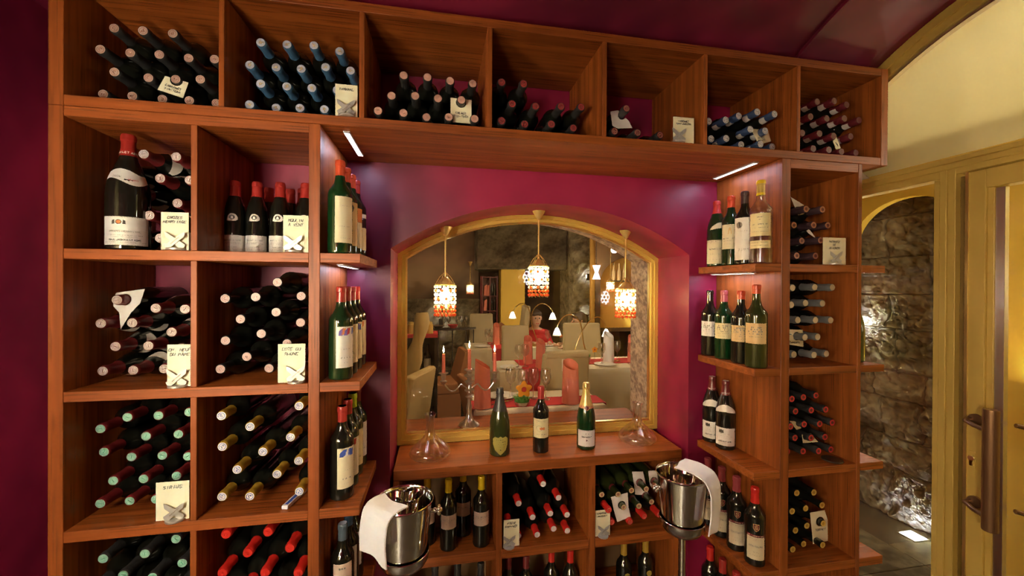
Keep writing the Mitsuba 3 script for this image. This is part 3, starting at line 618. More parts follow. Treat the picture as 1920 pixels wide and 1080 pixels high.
stack(S['L3b'], 1.36, make_bottle('bordeaux', 'glass_dark', 'cap_olive', .060, 'seal_white', 'ink_blue', 4), 'bottle with ochre capsule and white end', 'right compartment of third row', 'bottles in the right compartment of the third row')
def loose(rows, y, proto, what, where, group):
    k = 0
    flat = sorted([tuple(q) for r in rows for q in r], key=lambda q: (-q[1], q[0]))
    for x, z in flat:
        k += 1
        place(proto, 'wine_bottle', lying(x / 1000, y + rng.uniform(-.01, .01), z / 1000, proto[1], rng.uniform(0, 360)), f'{what}, {ORD[k - 1] if k <= 10 else ["eleventh","twelfth","thirteenth","fourteenth","fifteenth","sixteenth","seventeenth","eighteenth"][k - 11]} counted from the top, {where}', 'bottle', group)
loose(L4a, 1.365, make_bottle('bordeaux', 'glass_dark', 'cap_black', .062, 'seal_mint', 'seal_green', 2), 'bottle with black capsule, mint end', 'lowest left compartment', 'bottles in the lowest left compartment')
loose(L4b, 1.36, make_bottle('bordeaux', 'glass_dark', 'cap_brightred', .062, 'cap_brightred', 'cap_brightred', 4), 'bottle with bright red capsule', 'lowest compartment beside the left panel', 'bottles in the lowest compartment right of the divider')
stack(S['R1'], 1.37, make_bottle('bordeaux', 'glass_dark', 'cap_purple', .060, 'seal_brown', 'seal_wine', 3), 'dark bottle with dull brown end', 'first compartment of right rack', 'bottles in the first compartment of the right rack')
stack(S['R2'], 1.38, make_bottle('slim', 'glass_dark', 'cap_grey', .058, 'seal_beige', None), 'bottle with silver capsule and beige end', 'second compartment of right rack', 'bottles in the second compartment of the right rack')
stack(S['R3'], 1.39, make_bottle('thin', 'glass_dark', 'cap_black', .058, 'seal_red', 'seal_wine', 3), 'bottle with black capsule and red end', 'third compartment of right rack', 'bottles in the third compartment of the right rack')
stack(S['R4'], 1.38, make_bottle('bordeaux', 'glass_dark', None, .06, 'seal_gold', 'cap_olive', 3), 'dark bottle with golden end', 'fourth compartment of right rack', 'bottles in the fourth compartment of the right rack')
pR = make_bottle('bordeaux', 'glass_dark', 'cap_brightred', .058, 'seal_silver', 'seal_white', 4)
stack(S['C2'], 1.715, pR, 'bottle with bright red capsule, silver end', 'low cabinet middle compartment', 'bottles in the middle compartment of the low cabinet')
pG = make_bottle('bordeaux', 'glass_olive', None, .058, 'seal_cork', 'seal_brown', 3, [('neck_band', cached('nb', lambda: wrap_patch(lambda z: profile_r(bx, z) + .0006, .236, .248, -PI, PI, nu=24), 'cap_burgundy'), None)]) 
pQ = make_bottle('bordeaux', 'glass_dark', 'cap_brightred', .058, 'cap_brightred', 'seal_copper', 4)
pQ4 = (*pQ, 'bottle with bright red capsule')
stack(S['C3'], 1.705, pG, 'bare green necked bottle', 'right compartment of low cabinet', 'bottles in the right compartment of the low cabinet', special={(2, 0): pQ4, (2, 1): pQ4, (2, 2): pQ4, (3, 0): pQ4, (3, 1): pQ4})

# ------------------------------------------------------------------ standing bottles
def label_part(prof, m, z0, z1, half, rot=0.0, off=.0006, name='label', shape=None, nu=16, nv=3):
    return (name, mikit.ply(spun(wrap_patch(lambda z: profile_r(prof, z), z0, z1, -half, half, off, nu, nv, shape), rot), m, smooth=True), None)
def rows_part(prof, m, rows, rot=0.0, seed=1, name='label__print'):
    return (name, mikit.ply(spun(print_rows(lambda z: profile_r(prof, z), rows, .0010, seed), rot), m), None)
def conform(m, prof, z, ang=0.0, off=.0010):
    """flat (x right, y up, z out) onto the bottle at height z, following its profile"""
    v = np.array(m.vertices); R = profile_r(prof, z); th = -PI / 2 + ang + v[:, 0] / R; r = np.array([profile_r(prof, z + q) for q in v[:, 1]]) + off + v[:, 2]
    m.vertices = np.stack([r * np.cos(th), r * np.sin(th), z + v[:, 1]], -1); return m
def text_part(prof, m, text, h, z, rot=0.0, bold=False, name='label__lettering'):
    return (name, mikit.ply(spun(conform(words(text, h, bold), prof, z, 0, .0010 if name.startswith('label') else .0019), rot), m), None)
def blob_part(prof, m, pts, z, scale, rot=0.0, name='label__emblem', ang=0.0, lift=0.0):
    """a flat shape (x, y points) wrapped on the bottle"""
    me = trimesh.creation.extrude_polygon(Polygon(pts).buffer(0), .0003, engine='earcut').subdivide().subdivide(); me.apply_scale([scale, scale, 1])
    return (name, mikit.ply(spun(conform(me, prof, z, ang, .0009 + lift), rot), m), None)
def circle_pts(r, n=20, sx=1.0): return [(r * sx * math.cos(a), r * math.sin(a)) for a in np.linspace(0, 2 * PI, n, endpoint=False)]
def ring_part(prof, m, r0, r1, z, rot=0.0, ang=0.0, name='label__emblem'):
    g = Point(0, 0).buffer(r1, 24).difference(Point(0, 0).buffer(r0, 24)); me = trimesh.creation.extrude_polygon(g, .0003, engine='earcut').subdivide()
    return (name, mikit.ply(spun(conform(me, prof, z, ang, .0012), rot), m), None)
def stand(proto, x, y, z, label, group=None, rot=0.0):
    return place(proto, 'wine_bottle', T().translate([x, y, z]).rotate([0, 0, 1], rot), label, 'bottle', group)

# magnum in the upper left compartment
mg = magnum()
P_ = lambda z: profile_r(mg, z)
wave = lambda s: (.206 + .010 * math.sin(2 * PI * (s + .05)) - .004, .230 + .014 * math.sin(PI * min(1, s * 1.25)) - .004 * s)
ex = [label_part(mg, 'label_white', .014, .098, 1.15), rows_part(mg, 'ink_grey', [(.096, 1.12, .0008, 1), (.0165, 1.12, .0008, 1), (.043, .8, .0018, .8), (.038, .6, .0014, .7), (.022, 1.0, .0016, .8)], seed=3),
      text_part(mg, 'ink_grey', 'CROZES HERMITAGE', .0052, .052), text_part(mg, 'ink', 'PAUL JABOULET AINE', .0050, .027, bold=True),
      blob_part(mg, 'ink_orange', circle_pts(.0055), .082, 1, ang=-.25), ring_part(mg, 'ink', .0058, .0068, .082, ang=-.25),
      blob_part(mg, 'ink', [(-.016, -.007), (-.009, -.006), (-.010, .006), (-.015, .004)], .082, 1, ang=-.25, name='label__crest'), blob_part(mg, 'ink', [(.016, -.007), (.009, -.006), (.010, .006), (.015, .004)], .082, 1, ang=-.25, name='label__crest'),
      label_part(mg, 'label_white', 0, 0, 1.25, name='neck_label', shape=wave, nu=24), text_part(mg, 'ink_grey', '2000', .006, .214, -24, name='neck_label__lettering'), text_part(mg, 'ink_red', 'Maison', .005, .207, 22, name='neck_label__lettering'), text_part(mg, 'label_white', 'BOULET AINE', .0065, .292, bold=True, name='capsule__lettering')]
pM = make_bottle('magnum', 'glass_dark', 'cap_wax', .066, 'cap_wax', None, 1, ex, n=36)
stand(pM, -.935, 1.395, 1.6025, 'big magnum bottle with dark red capsule and white crested label, upper left compartment', rot=24)
# half bottles beside it
hb = burgundy(.252, .0335)
tri = [(-.0165, -.0105), (-.010, -.0125), (.010, -.0115), (.0160, -.006), (.0150, .003), (.010, .010), (.002, .0135), (-.006, .0125), (-.012, .005)]
exh = [label_part(hb, 'label_white', .008, .066, 1.2), rows_part(hb, 'ink_grey', [(.0405, .7, .0018, .85), (.0365, .8, .0012, .8), (.020, 1.1, .0005, 1), (.0165, 1.0, .0014, .6), (.0635, .7, .0010, .5)], seed=5), text_part(hb, 'ink', 'MOULIN-A-VENT', .0042, .0470), text_part(hb, 'ink_grey', 'Louis Latour', .0040, .0245),
       blob_part(hb, 'label_white', tri, .125, 1.0, name='neck_label'), blob_part(hb, 'ink', circle_pts(.0078), .1255, 1.0, name='neck_label__emblem', lift=.0003), blob_part(hb, 'label_white', [(-.004, -.005), (.004, -.005), (.0025, .004), (-.0025, .004)], .1255, 1.0, name='neck_label__bell', lift=.0006)]
# the neck badge sits on a cone: push its parts out a little
pH = make_bottle('half', 'glass_dark', 'cap_red', .052, 'cap_red', None, 1, exh, n=28)
GH = 'half bottles in the upper compartment'
for i, (x, y, lb) in enumerate([(-.690, 1.50, 'half bottle with red capsule and bell badge, leftmost in its compartment'), (-.622, 1.50, 'half bottle with red capsule and bell badge, second from left in its compartment'), (-.545, 1.49, 'half bottle with red capsule and bell badge, half behind the small card'),
                                (-.462, 1.485, 'half bottle with red capsule and bell badge, rightmost, cut by the side panel'), (-.616, 1.582, 'half bottle with red capsule standing in the back row, leftmost there'), (-.545, 1.585, 'half bottle with red capsule standing in the back row, middle there'), (-.500, 1.57, 'half bottle with dark red capsule in the back row, rightmost there')]):
    stand(pH, x, y, 1.6025, lb, GH, rot=10 + rng.uniform(-3, 3))
# left display shelves: Bordeaux bottles one behind the other, labels turned to the right
GA = 'bottles on the left display shelves'
def tall_label(m, z0, z1, half, extra=(), rows=None, seed=1, rot=38): return [label_part(bx, m, z0, z1, half, rot)] + ([rows_part(bx, 'ink_grey', rows, rot, seed)] if rows else []) + list(extra)
art = lambda z, cols, rot, sd: [blob_part(bx, c, [(q.uniform(-.032, .032) * .0 + a * .008 - .024, -.012), (a * .008 - .012, -.012 + .006 * (a % 2)), (a * .008 - .010, .012), (a * .008 - .022, .010 - .008 * ((a + 1) % 2))], z, 1, rot, name='label__picture') for q in [random.Random(sd)] for a, c in enumerate(cols)]
r1 = [(.150, .4, .002, .6), (.085, .5, .0012, .7), (.048, .4, .0015, .6)]
q1 = make_bottle('bordeaux', 'glass_emerald', 'cap_orange', .050, 'glass_dark', None, 1, tall_label('label_cream', .033, .180, .85, rows=r1), n=28)
q2 = make_bottle('bordeaux', 'glass_emerald', 'cap_orange', .050, 'glass_dark', None, 1, tall_label('label_tan', .033, .180, .85, [blob_part(bx, 'ink', [(-.01, -.012), (.004, -.014), (.011, .002), (.003, .014), (-.008, .008)], .16, 1, 38)], rows=r1, seed=2))
q3 = make_bottle('bordeaux', 'glass_emerald', 'cap_orange', .050, 'glass_dark', None, 1, tall_label('label_cream', .033, .125, .85, [label_part(bx, 'ink_orange', .126, .176, .85, 38, name='upper_label')], rows=r1[1:], seed=3))
q4 = make_bottle('bordeaux', 'glass_dark', 'cap_red', .050, 'glass_dark', None, 1, tall_label('label_cream', .033, .118, .85, [label_part(bx, 'label_white', .155, .170, .85, 38, name='upper_label')], rows=r1[1:], seed=4))
for p, y, lb in [(q1, 1.354, 'green bottle with orange capsule and long cream label, front of the upper left display shelf'), (q2, 1.436, 'green bottle with orange capsule and tan label, second on upper left display shelf'), (q3, 1.518, 'green bottle with orange and cream labels, third on upper left display shelf'), (q4, 1.600, 'dark bottle with red capsule, last on upper left display shelf')]:
    stand(p, -.318, y, 1.6025, lb, GA)
def art_bottle(cap, cols, lab, sd, glass='glass_green'): return make_bottle('bordeaux', glass, cap, .050, 'glass_dark', None, 1, tall_label(lab, .040, .172, .85, art(.156, cols, 38, sd), rows=[(.10, .4, .0015, .5), (.072, .45, .004, .5), (.056, .3, .0015, .5)], seed=sd), n=28)
for p, y, lb in [(art_bottle('cap_red', ['ink_purple', 'ink_orange', 'ink_purple', 'ink_red', 'label_white', 'ink_blue'], 'label_white', 1), 1.372, 'green bottle with red capsule and painted label, front of second left display shelf'), (art_bottle('cap_red', ['label_tan', 'ink_orange', 'label_tan', 'label_tan'], 'label_cream', 2), 1.450, 'green bottle with tan picture label, second on second left display shelf'),
                 (art_bottle('cap_red', ['ink_blue', 'label_white', 'ink_blue', 'ink_purple', 'ink_blue'], 'label_cream', 3), 1.528, 'green bottle with blue picture label, third on second left display shelf'), (art_bottle('cap_brightred', ['ink_orange', 'ink_purple', 'ink_red', 'ink_orange'], 'label_cream', 4, 'glass_dark'), 1.606, 'dark bottle with bright red capsule, last on second left display shelf')]:
    stand(p, -.318, y, 1.1970, lb, GA)
for p, y, lb in [(art_bottle('cap_red', ['ink_blue', 'ink_blue', 'label_white', 'ink_blue', 'ink_blue'], 'label_cream', 5, 'glass_dark'), 1.392, 'dark bottle with red capsule and blue lettered label, front of third left display shelf'), (art_bottle('cap_red', ['ink_red', 'ink_orange', 'ink_red', 'ink_red'], 'label_cream', 6), 1.472, 'green bottle with lighter red capsule, second on third left display shelf'),
                 (art_bottle('cap_lime', ['label_yellow', 'label_yellow'], 'label_yellow', 7, 'glass_olive'), 1.552, 'bottle with lime green capsule, third on third left display shelf'), (art_bottle('cap_darkred', ['ink_grey', 'label_white'], 'label_white', 8), 1.630, 'green bottle with dark red capsule, last on third left display shelf')]:
    stand(p, -.318, y, .7998, lb, GA)
for i, (c, m, y, lb) in enumerate([('cap_slate', 'label_pink', 1.405, 'dark bottle with slate blue capsule, front of lowest left display shelf'), ('cap_blue', 'label_white', 1.487, 'dark bottle with blue capsule, second on lowest left display shelf'), ('cap_slate', 'label_white', 1.569, 'dark bottle with slate capsule and pale label, last on lowest left display shelf')]):
    stand(make_bottle('bordeaux', 'glass_dark', c, .052, 'seal_bluegrey', None, 1, tall_label(m, .060, .185, .85, rows=[(.17, .3, .006, .9), (.12, .5, .002, .6)], seed=20 + i, rot=12)), -.318, y, .4018, lb, GA)
# right display shelves
GB = 'bottles on the right display shelves'
neckw = lambda prof, z0, z1, m='label_cream', rot=-10: ('neck_label', mikit.ply(spun(wrap_patch(lambda z: profile_r(prof, z), z0, z1, -1.2, 1.2, .0007, 18, 4, lambda s: (z0 - .006 * abs(2 * s - 1), z1 - .026 * abs(2 * s - 1) ** 2)), rot), m, smooth=True), None)
b1 = make_bottle('burgundy', 'glass_green', 'cap_red', .058, 'seal_silver', None, 1, [label_part(bu, 'label_cream', .012, .118, 1.1, -46), rows_part(bu, 'ink_grey', [(.112, .9, .003, .8), (.106, .9, .0006, 1), (.055, .5, .002, .6), (.03, .7, .0015, .6)], -46, 31), text_part(bu, 'ink', 'RICHEBOURG', .006, .075, -46), neckw(bu, .170, .196)])
b2 = make_bottle('bordeaux', 'glass_green', 'cap_orange', .050, 'seal_silver', None, 1, [label_part(bx, 'label_cream', .070, .175, 1.0, -46), rows_part(bx, 'ink_grey', [(.115, .8, .0045, .8), (.105, .7, .002, .7), (.092, .6, .0015, .7)], -46, 32), blob_part(bx, 'label_tan', [(-.008, -.014), (-.005, .010), (0, .014), (.005, .010), (.008, -.014), (.003, -.014), (.003, 0), (-.003, 0), (-.003, -.014)], .148, 1, -46)])
b3 = make_bottle('bordeaux', 'glass_dark', 'cap_purple', .050, 'glass_dark', None, 1, [label_part(bx, 'label_white', .018, .190, 1.15, -46), rows_part(bx, 'ink_grey', [(.135, .35, .0015, .8), (.10, .4, .001, .6), (.062, .6, .004, .45), (.056, .6, .003, .4)], -46, 33), blob_part(bx, 'ink_grey', circle_pts(.0135, 24, .85), .160, 1, -46, ang=-.45), blob_part(bx, 'ink', [(-.004, .012), (.006, .010), (.003, 0), (.007, -.009), (-.001, -.012)], .160, .9, -46, ang=-.42)])
wy = bordeaux(.325, .0395)
b4 = ([('body', mikit.ply(lathe([(.0004, .034), (.012, .030), (.024, .012), (.032, .001)] + wy[3:-1], 40), 'blown_glass', smooth=40), 'clear colourless glass'), ('capsule', mikit.ply(capsule_mesh(wy, .058, 28), 'cap_gold', smooth=38), 'gold and yellow capsule'),
       ('capsule_band', mikit.ply(lathe([(.0150, .2665), (.0155, .267), (.0155, .276), (.0150, .2765)], 28), 'cap_yellow', smooth=38), None), ('capsule_band', mikit.ply(lathe([(.0156, .312), (.0166, .3125), (.0166, .322), (.0145, .3262)], 28), 'cap_yellow', smooth=38), None),
       label_part(wy, 'label_yellow', .105, .193, 1.0, -46, nu=20), rows_part(wy, 'ink_grey', [(.178, .25, .003, .9), (.168, .1, .003, .9), (.150, .7, .004, .75), (.137, .8, .002, .7), (.122, .7, .0018, .7)], -46, 34), label_part(wy, 'label_yellow', .058, .088, 1.0, -46, name='lower_label', nu=20), rows_part(wy, 'ink_grey', [(.080, .8, .002, .8), (.069, .8, .002, .8)], -46, 35, name='lower_label__print')], .325, wy)
for p, x, y, lb in [(b1, 1.236, 1.598, 'green bottle with cream neck label, farthest back on upper right display shelf'), (b2, 1.236, 1.508, 'green bottle with orange red capsule, second from the wall on upper right display shelf'), (b3, 1.232, 1.426, 'dark bottle with long white label, third from the wall on upper right display shelf'), (b4, 1.236, 1.340 + .008, 'clear colourless bottle with yellow capsule, front of upper right display shelf')]:
    stand(p, x, y, 1.5945, lb, GB)
old = lambda m, cap, glass, sd, ln=.036: make_bottle('bordeaux', glass, cap, ln, 'seal_silver', None, 1, [label_part(bx, m, .090, .158, 1.05, -46), rows_part(bx, 'ink_grey', [(.146, .5, .006, .55), (.138, .6, .006, .6), (.130, .65, .006, .55), (.122, .6, .004, .5), (.113, .7, .002, .6), (.101, .5, .0015, .6)], -46, sd)], n=28)
bt = bordeaux(.325, .0395)
b8 = make_bottle('tall', 'glass_olive', 'cap_orange', .036, 'seal_silver', None, 1, [label_part(bt, 'label_tan', .095, .175, 1.05, -46), rows_part(bt, 'ink_grey', [(.158, .5, .006, .5), (.150, .6, .006, .55), (.142, .65, .006, .5), (.133, .6, .005, .5), (.122, .7, .002, .6)], -46, 44)], n=28)
for p, x, y, lb in [(old('label_white', None, 'glass_dark', 41), 1.236, 1.640, 'old dark bottle without capsule, farthest back on second right display shelf'), (old('label_yellow', 'cap_pink', 'glass_emerald', 42, .05), 1.236, 1.548, 'old green bottle with faded pink capsule, second on second right display shelf'), (old('label_tan', 'cap_orange', 'glass_dark', 43), 1.236, 1.448, 'old dark bottle with tan label, third on second right display shelf'), (b8, 1.232, 1.362, 'large old olive bottle with bare neck and tan label, front of second right display shelf')]:
    stand(p, x, y, 1.1875, lb, GB)
exj = [label_part(bu, 'label_white', .020, .098, 1.1, -42), rows_part(bu, 'ink_grey', [(.072, .5, .002, .7), (.062, .7, .0015, .7), (.054, .6, .0014, .6), (.030, .2, .0015, .8)], -42, 51), text_part(bu, 'ink', 'JABOULET AINE', .005, .037, -42, True), blob_part(bu, 'ink', [(-.010, -.007), (-.004, -.009), (.004, -.009), (.010, -.007), (.009, .006), (.004, .003), (0, .008), (-.004, .003), (-.009, .006)], .084, 1, -42, ang=-.35),
       neckw(bu, .168, .198, 'label_white', -42), text_part(bu, 'label_white', 'JABOULET', .005, .243, -42, True, name='capsule__lettering')]
pJ = make_bottle('burgundy', 'glass_dark', 'cap_darkred', .060, 'seal_silver', None, 1, exj, n=28)
stand(pJ, 1.250, 1.640, .7885, 'dark burgundy bottle with white crested label, nearer the wall on third right display shelf', GB)
stand(pJ, 1.254, 1.556, .7885, 'dark burgundy bottle with white crested label, nearer the front on third right display shelf', GB)
shield = [(-.011, .013), (.011, .013), (.011, -.004), (.006, -.012), (0, -.016), (-.006, -.012), (-.011, -.004)]
def monte(cap):
    return make_bottle('bordeaux', 'glass_dark', cap, .060, cap, None, 1, [label_part(bx, 'label_cream', .030, .128, .92, -34), rows_part(bx, 'ink_grey', [(.113, .7, .0014, .7), (.107, .5, .001, .7), (.060, .25, .0015, .7), (.048, .6, .0015, .7)], -34, 61), label_part(bx, 'cap_burgundy', .119, .129, .92, -34, .0008, name='label_band'), rows_part(bx, 'label_cream', [(.124, .8, .0032, .75)], -34, 62, name='label_band__print'), text_part(bx, 'ink_grey', 'Monteciro', .0075, .080, -34),
                        blob_part(bx, 'label_tan', shield, .158, 1.0, -34, name='shield'), blob_part(bx, 'cap_burgundy', [(a * .84, b * .84) for a, b in shield], .158, 1.0, -34, name='shield__face', lift=.0004), (lambda t: ('shield__monogram', t[1], None))(('', mikit.ply(spun(conform(words('S', .014, True), bx, .151, 0, .0019), -34), 'label_tan'), None))], n=28)
for c, y, x, lb in [('cap_pink', 1.652, 1.240, 'dark bottle with pink red capsule, farthest back on fourth right display shelf'), ('cap_pink', 1.560, 1.240, 'dark bottle with pink red capsule, second from the wall on fourth right display shelf'), ('cap_pink', 1.470, 1.240, 'dark bottle with pink capsule and shield, third from the wall on fourth right display shelf'), ('cap_brightred', 1.378, 1.246, 'dark bottle with bright red capsule and shield, front of fourth right display shelf')]:
    stand(monte(c), x, y, .4005, lb, GB)
for c, y, lb in [('cap_brightred', 1.630, 'dark bottle with red capsule, nearest the wall on the lowest right display shelf'), ('cap_red', 1.548, 'dark bottle with red capsule, middle of the lowest right display shelf'), ('cap_red', 1.466, 'dark bottle with red capsule, front of the lowest right display shelf')]:
    stand(make_bottle('bordeaux', 'glass_dark', c, .058, c, None), 1.238, y, -.0015, lb, GB)
stand(make_bottle('champagne', 'glass_emerald', 'cap_black', .07, None), 1.735 + .012, 1.41, 1.1875, 'dark green sparkling wine bottle on the outer right display shelf, behind the rack')
# standing bottles of the low cabinet
py = make_bottle('bordeaux', 'glass_dark', 'cap_yellow', .056, 'cap_yellow', None, 1, [label_part(bx, 'label_pink', .098, .158, 1.05, -2), rows_part(bx, 'ink', [(.138, .75, .0018, .7), (.133, .7, .0010, .7), (.128, .5, .001, .7), (.122, .35, .001, .6), (.116, .2, .001, .6)], -2, 71)], n=28)
for x, y, lb in [(.041, 1.750, 'bottle with yellow capsule and beige label, second from left in the low cabinet'), (.110, 1.838, 'bottle with yellow capsule standing behind two others in the low cabinet'), (.185, 1.750, 'bottle with yellow capsule and beige label beside the cabinet divider'), (-.052, 1.800, 'bottle with yellow capsule half hidden by the left wine bucket')]:
    stand(py, x, y, .3555, lb, 'yellow capped bottles in the low cabinet', rot=rng.uniform(-6, 6))
pgold = make_bottle('bordeaux', 'glass_dark', 'cap_olive', .058, 'cap_gold', None, 1, [blob_part(bx, 'label_olive', circle_pts(.014, 20), .158, 1.0), ring_part(bx, 'cap_gold', .010, .0115, .158)])
for x, y, p, lb in [(-.016, 1.795, make_bottle('bordeaux', 'glass_dark', 'cap_black', .055, None), 'dark bottle on the low cabinet floor, leftmost'), (.084, 1.795, None, 'dark bottle on the low cabinet floor, second from left'), (.188, 1.780, None, 'dark bottle on the low cabinet floor beside the first divider'), (.318, 1.80, make_bottle('bordeaux', 'glass_dark', 'cap_darkred', .055, None), 'bottle with dull red capsule on the low cabinet floor, left in the middle compartment'), (.400, 1.79, 0, 'bottle with dull red capsule on the low cabinet floor, second in the middle compartment'),
                    (.528, 1.81, make_bottle('bordeaux', 'glass_dark', 'cap_brightred', .055, None), 'bottle with bright red capsule on the low cabinet floor, third in the middle compartment'), (.615, 1.79, 0, 'bottle with bright red capsule on the low cabinet floor, rightmost in the middle compartment'), (.893, 1.80, pgold, 'dark bottle with gold capsule and round badge, left on the low cabinet floor'), (1.008, 1.80, pgold, 'dark bottle with gold capsule and round badge, right on the low cabinet floor')]:
    if p: last = p
    elif p is None: last = last
    stand(last, x, y, -.0495, lb, 'bottles on the floor of the low cabinet')
# three bottles and two decanters on the ledge
ch = champagne()
cw = champagne(.300, .0468)
shd = [(-.030, .024), (-.020, .034), (-.008, .030), (0, .036), (.008, .030), (.020, .034), (.030, .024), (.029, 0), (.020, -.024), (0, -.044), (-.020, -.024), (-.029, 0)]
pdom = make_bottle('champagne_wide', 'glass_olive', 'cap_black', .100, None, None, 1, [blob_part(cw, 'label_olive', [(a * 1.22, b * 1.06) for a, b in shd], .056, 1, 0, name='label'), rows_part(cw, 'ink', [(.078, .45, .0022, .8), (.068, .5, .0035, .7), (.057, .5, .0035, .7), (.046, .4, .002, .7)], 0, 81), blob_part(cw, 'ink', [(.004 * (1 if k % 2 == 0 else .42) * math.cos(k * PI / 5 + PI / 2), .004 * (1 if k % 2 == 0 else .42) * math.sin(k * PI / 5 + PI / 2)) for k in range(10)], .033, 1, 0, name='label__star'),
                    ('wire_ring', mikit.ply(tube([(.0178 * math.cos(a), .0178 * math.sin(a), .275) for a in np.linspace(0, 2 * PI, 24, endpoint=False)], .0012, 6, True), 'cap_black'), None)], n=40)
stand(pdom, .273, 1.790, ZL, 'champagne bottle with black foil and dark olive shield label on the ledge', rot=-4)
pbor = make_bottle('bordeaux', 'glass_dark', 'cap_red', .056, 'cap_red', None, 1, [label_part(bx, 'label_yellow', .072, .160, 1.15, 0), ring_part(bx, 'ink_grey', .0125, .0135, .116, 0, -.25), blob_part(bx, 'ink_orange', [(-.012, -.007), (.014, -.007), (.014, .004), (.008, .006), (.004, .003), (-.002, .007), (-.008, .003), (-.012, .006)], .116, .9, 0, name='label__picture', ang=.12), rows_part(bx, 'ink_grey', [(.150, .7, .0028, .8), (.144, .6, .001, .6), (.089, .7, .0025, .75), (.081, .5, .0012, .7)], 0, 82)], n=40)
stand(pbor, .466, 1.785, ZL, 'red wine bottle with red capsule and cream label in the middle of the ledge', rot=-12)
pchm = make_bottle('champagne', 'glass_emerald', 'cap_goldleaf', .115, None, None, 1, [label_part(ch, 'label_white', .018, .094, 1.05, 0), rows_part(ch, 'ink', [(.0915, 1.0, .0006, 1), (.0205, 1.0, .0006, 1)], 0, 83, name='label__rule'), rows_part(ch, 'ink_grey', [(.078, .25, .004, .5), (.044, .2, .001, .7), (.033, .3, .001, .7)], 0, 84), text_part(ch, 'ink', 'BEAUMONT', .006, .060, 0, True), blob_part(ch, 'cap_burgundy', [(-.003, -.003), (.003, -.003), (.003, .003), (-.003, .003)], .048, 1, 0, name='label__seal_mark'),
                     ('neck_band', mikit.ply(wrap_patch(lambda z: profile_r(ch, z), .192, .204, -PI, PI, .0007, 28, 2), 'cap_pink'), None), blob_part(ch, 'cap_burgundy', circle_pts(.012, 20), .196, 1, 0, name='medallion'), ring_part(ch, 'label_tan', .0095, .0112, .196), ('wire_ring', mikit.ply(tube([(.0180 * math.cos(a), .0180 * math.sin(a), .283) for a in np.linspace(0, 2 * PI, 24, endpoint=False)], .0014, 6, True), 'cap_gold'), None)], n=40)
stand(pchm, .690, 1.790, ZL, 'champagne bottle with gold foil and white label on the ledge', rot=-16)
def decanter():
    o = [(.0004, .004), (.030, .002), (.062, .002), (.083, .010), (.0905, .022), (.088, .034), (.076, .050), (.056, .068), (.036, .086), (.024, .104), (.0195, .122), (.0178, .150), (.0185, .170), (.022, .186), (.0265, .194), (.0258, .1945)]
    P = np.array(o); d = np.r_[0, np.cumsum(np.linalg.norm(np.diff(P, axis=0), axis=1))]
    from scipy.interpolate import PchipInterpolator
    return lathe(PchipInterpolator(d, P)(np.linspace(0, d[-1], 60)), 56)
dm = mikit.ply(decanter(), 'blown_glass', smooth=60)
for x, y, lb in [(-.040, 1.800, 'clear glass wine decanter on the ledge, left of the bottles'), (.966, 1.812, 'clear glass wine decanter on the ledge, right of the bottles')]:
    k = thing('decanter', lb, 'decanter'); scene[k] = {**dm, 'to_world': T().translate([x, y, ZL + .0005])}

# ------------------------------------------------------------------ cards, holders, paper collars
def card(x0, x1, z0, z1, y, lines, lh, label, dx=0, dz=0, seed=1, gap=1.55, w=.0014):
    k = thing('name_card', label, 'card', 'name cards of the racks')
    part(k, 'sheet', bb(x0, x1, y, y + .0008, z0, z1, .0001), 'card_paper')
    h = handwriting(lines, lh, w, gap, seed=seed); h.apply_translation([(x0 + x1) / 2 + dx, y - .0005, z1 - .012 - lh + dz]); part(k, 'handwriting', h, 'ink')
    return k
def holder(x, y, z, label, s=1.0):
    k = thing('card_holder', label, 'card holder', 'card holders of the racks')
    part(k, 'base', moved(lathe([(0, 0), (.0245 * s, 0), (.0255 * s, .001), (.0255 * s, .006), (.0245 * s, .007), (0, .007)], 28), x, y, z), 'satin_metal', smooth=40)
    def blade(sg):
        pts = [(-.0235, .008), (-.012, .006), (.0255, .0405), (.0275, .054), (.019, .050), (-.027, .0165)]
        pg = Polygon([(sg * a * s, b * s) for a, b in pts]).buffer(0); m = trimesh.creation.extrude_polygon(pg, .0022, engine='earcut'); v = np.array(m.vertices)
        m.vertices = np.stack([v[:, 0] + x, y - .006 - (.0025 if sg > 0 else 0) - v[:, 2], v[:, 1] + z], -1)
        if np.linalg.det([[1, 0, 0], [0, 0, -1], [0, 1, 0]]) < 0: m.invert()
        return m
    part(k, 'blade', blade(-1), 'satin_metal'); part(k, 'blade', blade(1), 'satin_metal')
    q = random.Random(int(x * 1000)); ms = []
    for i in range(9):
        t = i / 8; m = trimesh.creation.box((.0022 * s, .0004, q.uniform(.0022, .0036) * s)); m.apply_transform(trimesh.transformations.rotation_matrix(-.75, [0, 1, 0])); m.apply_translation([x + s * (-.009 + .021 * t), y - .0110, z + s * (.0195 + .0195 * t)]); ms.append(m)
    part(k, 'engraving', cat(ms), 'ink_grey')
CY = 1.3345
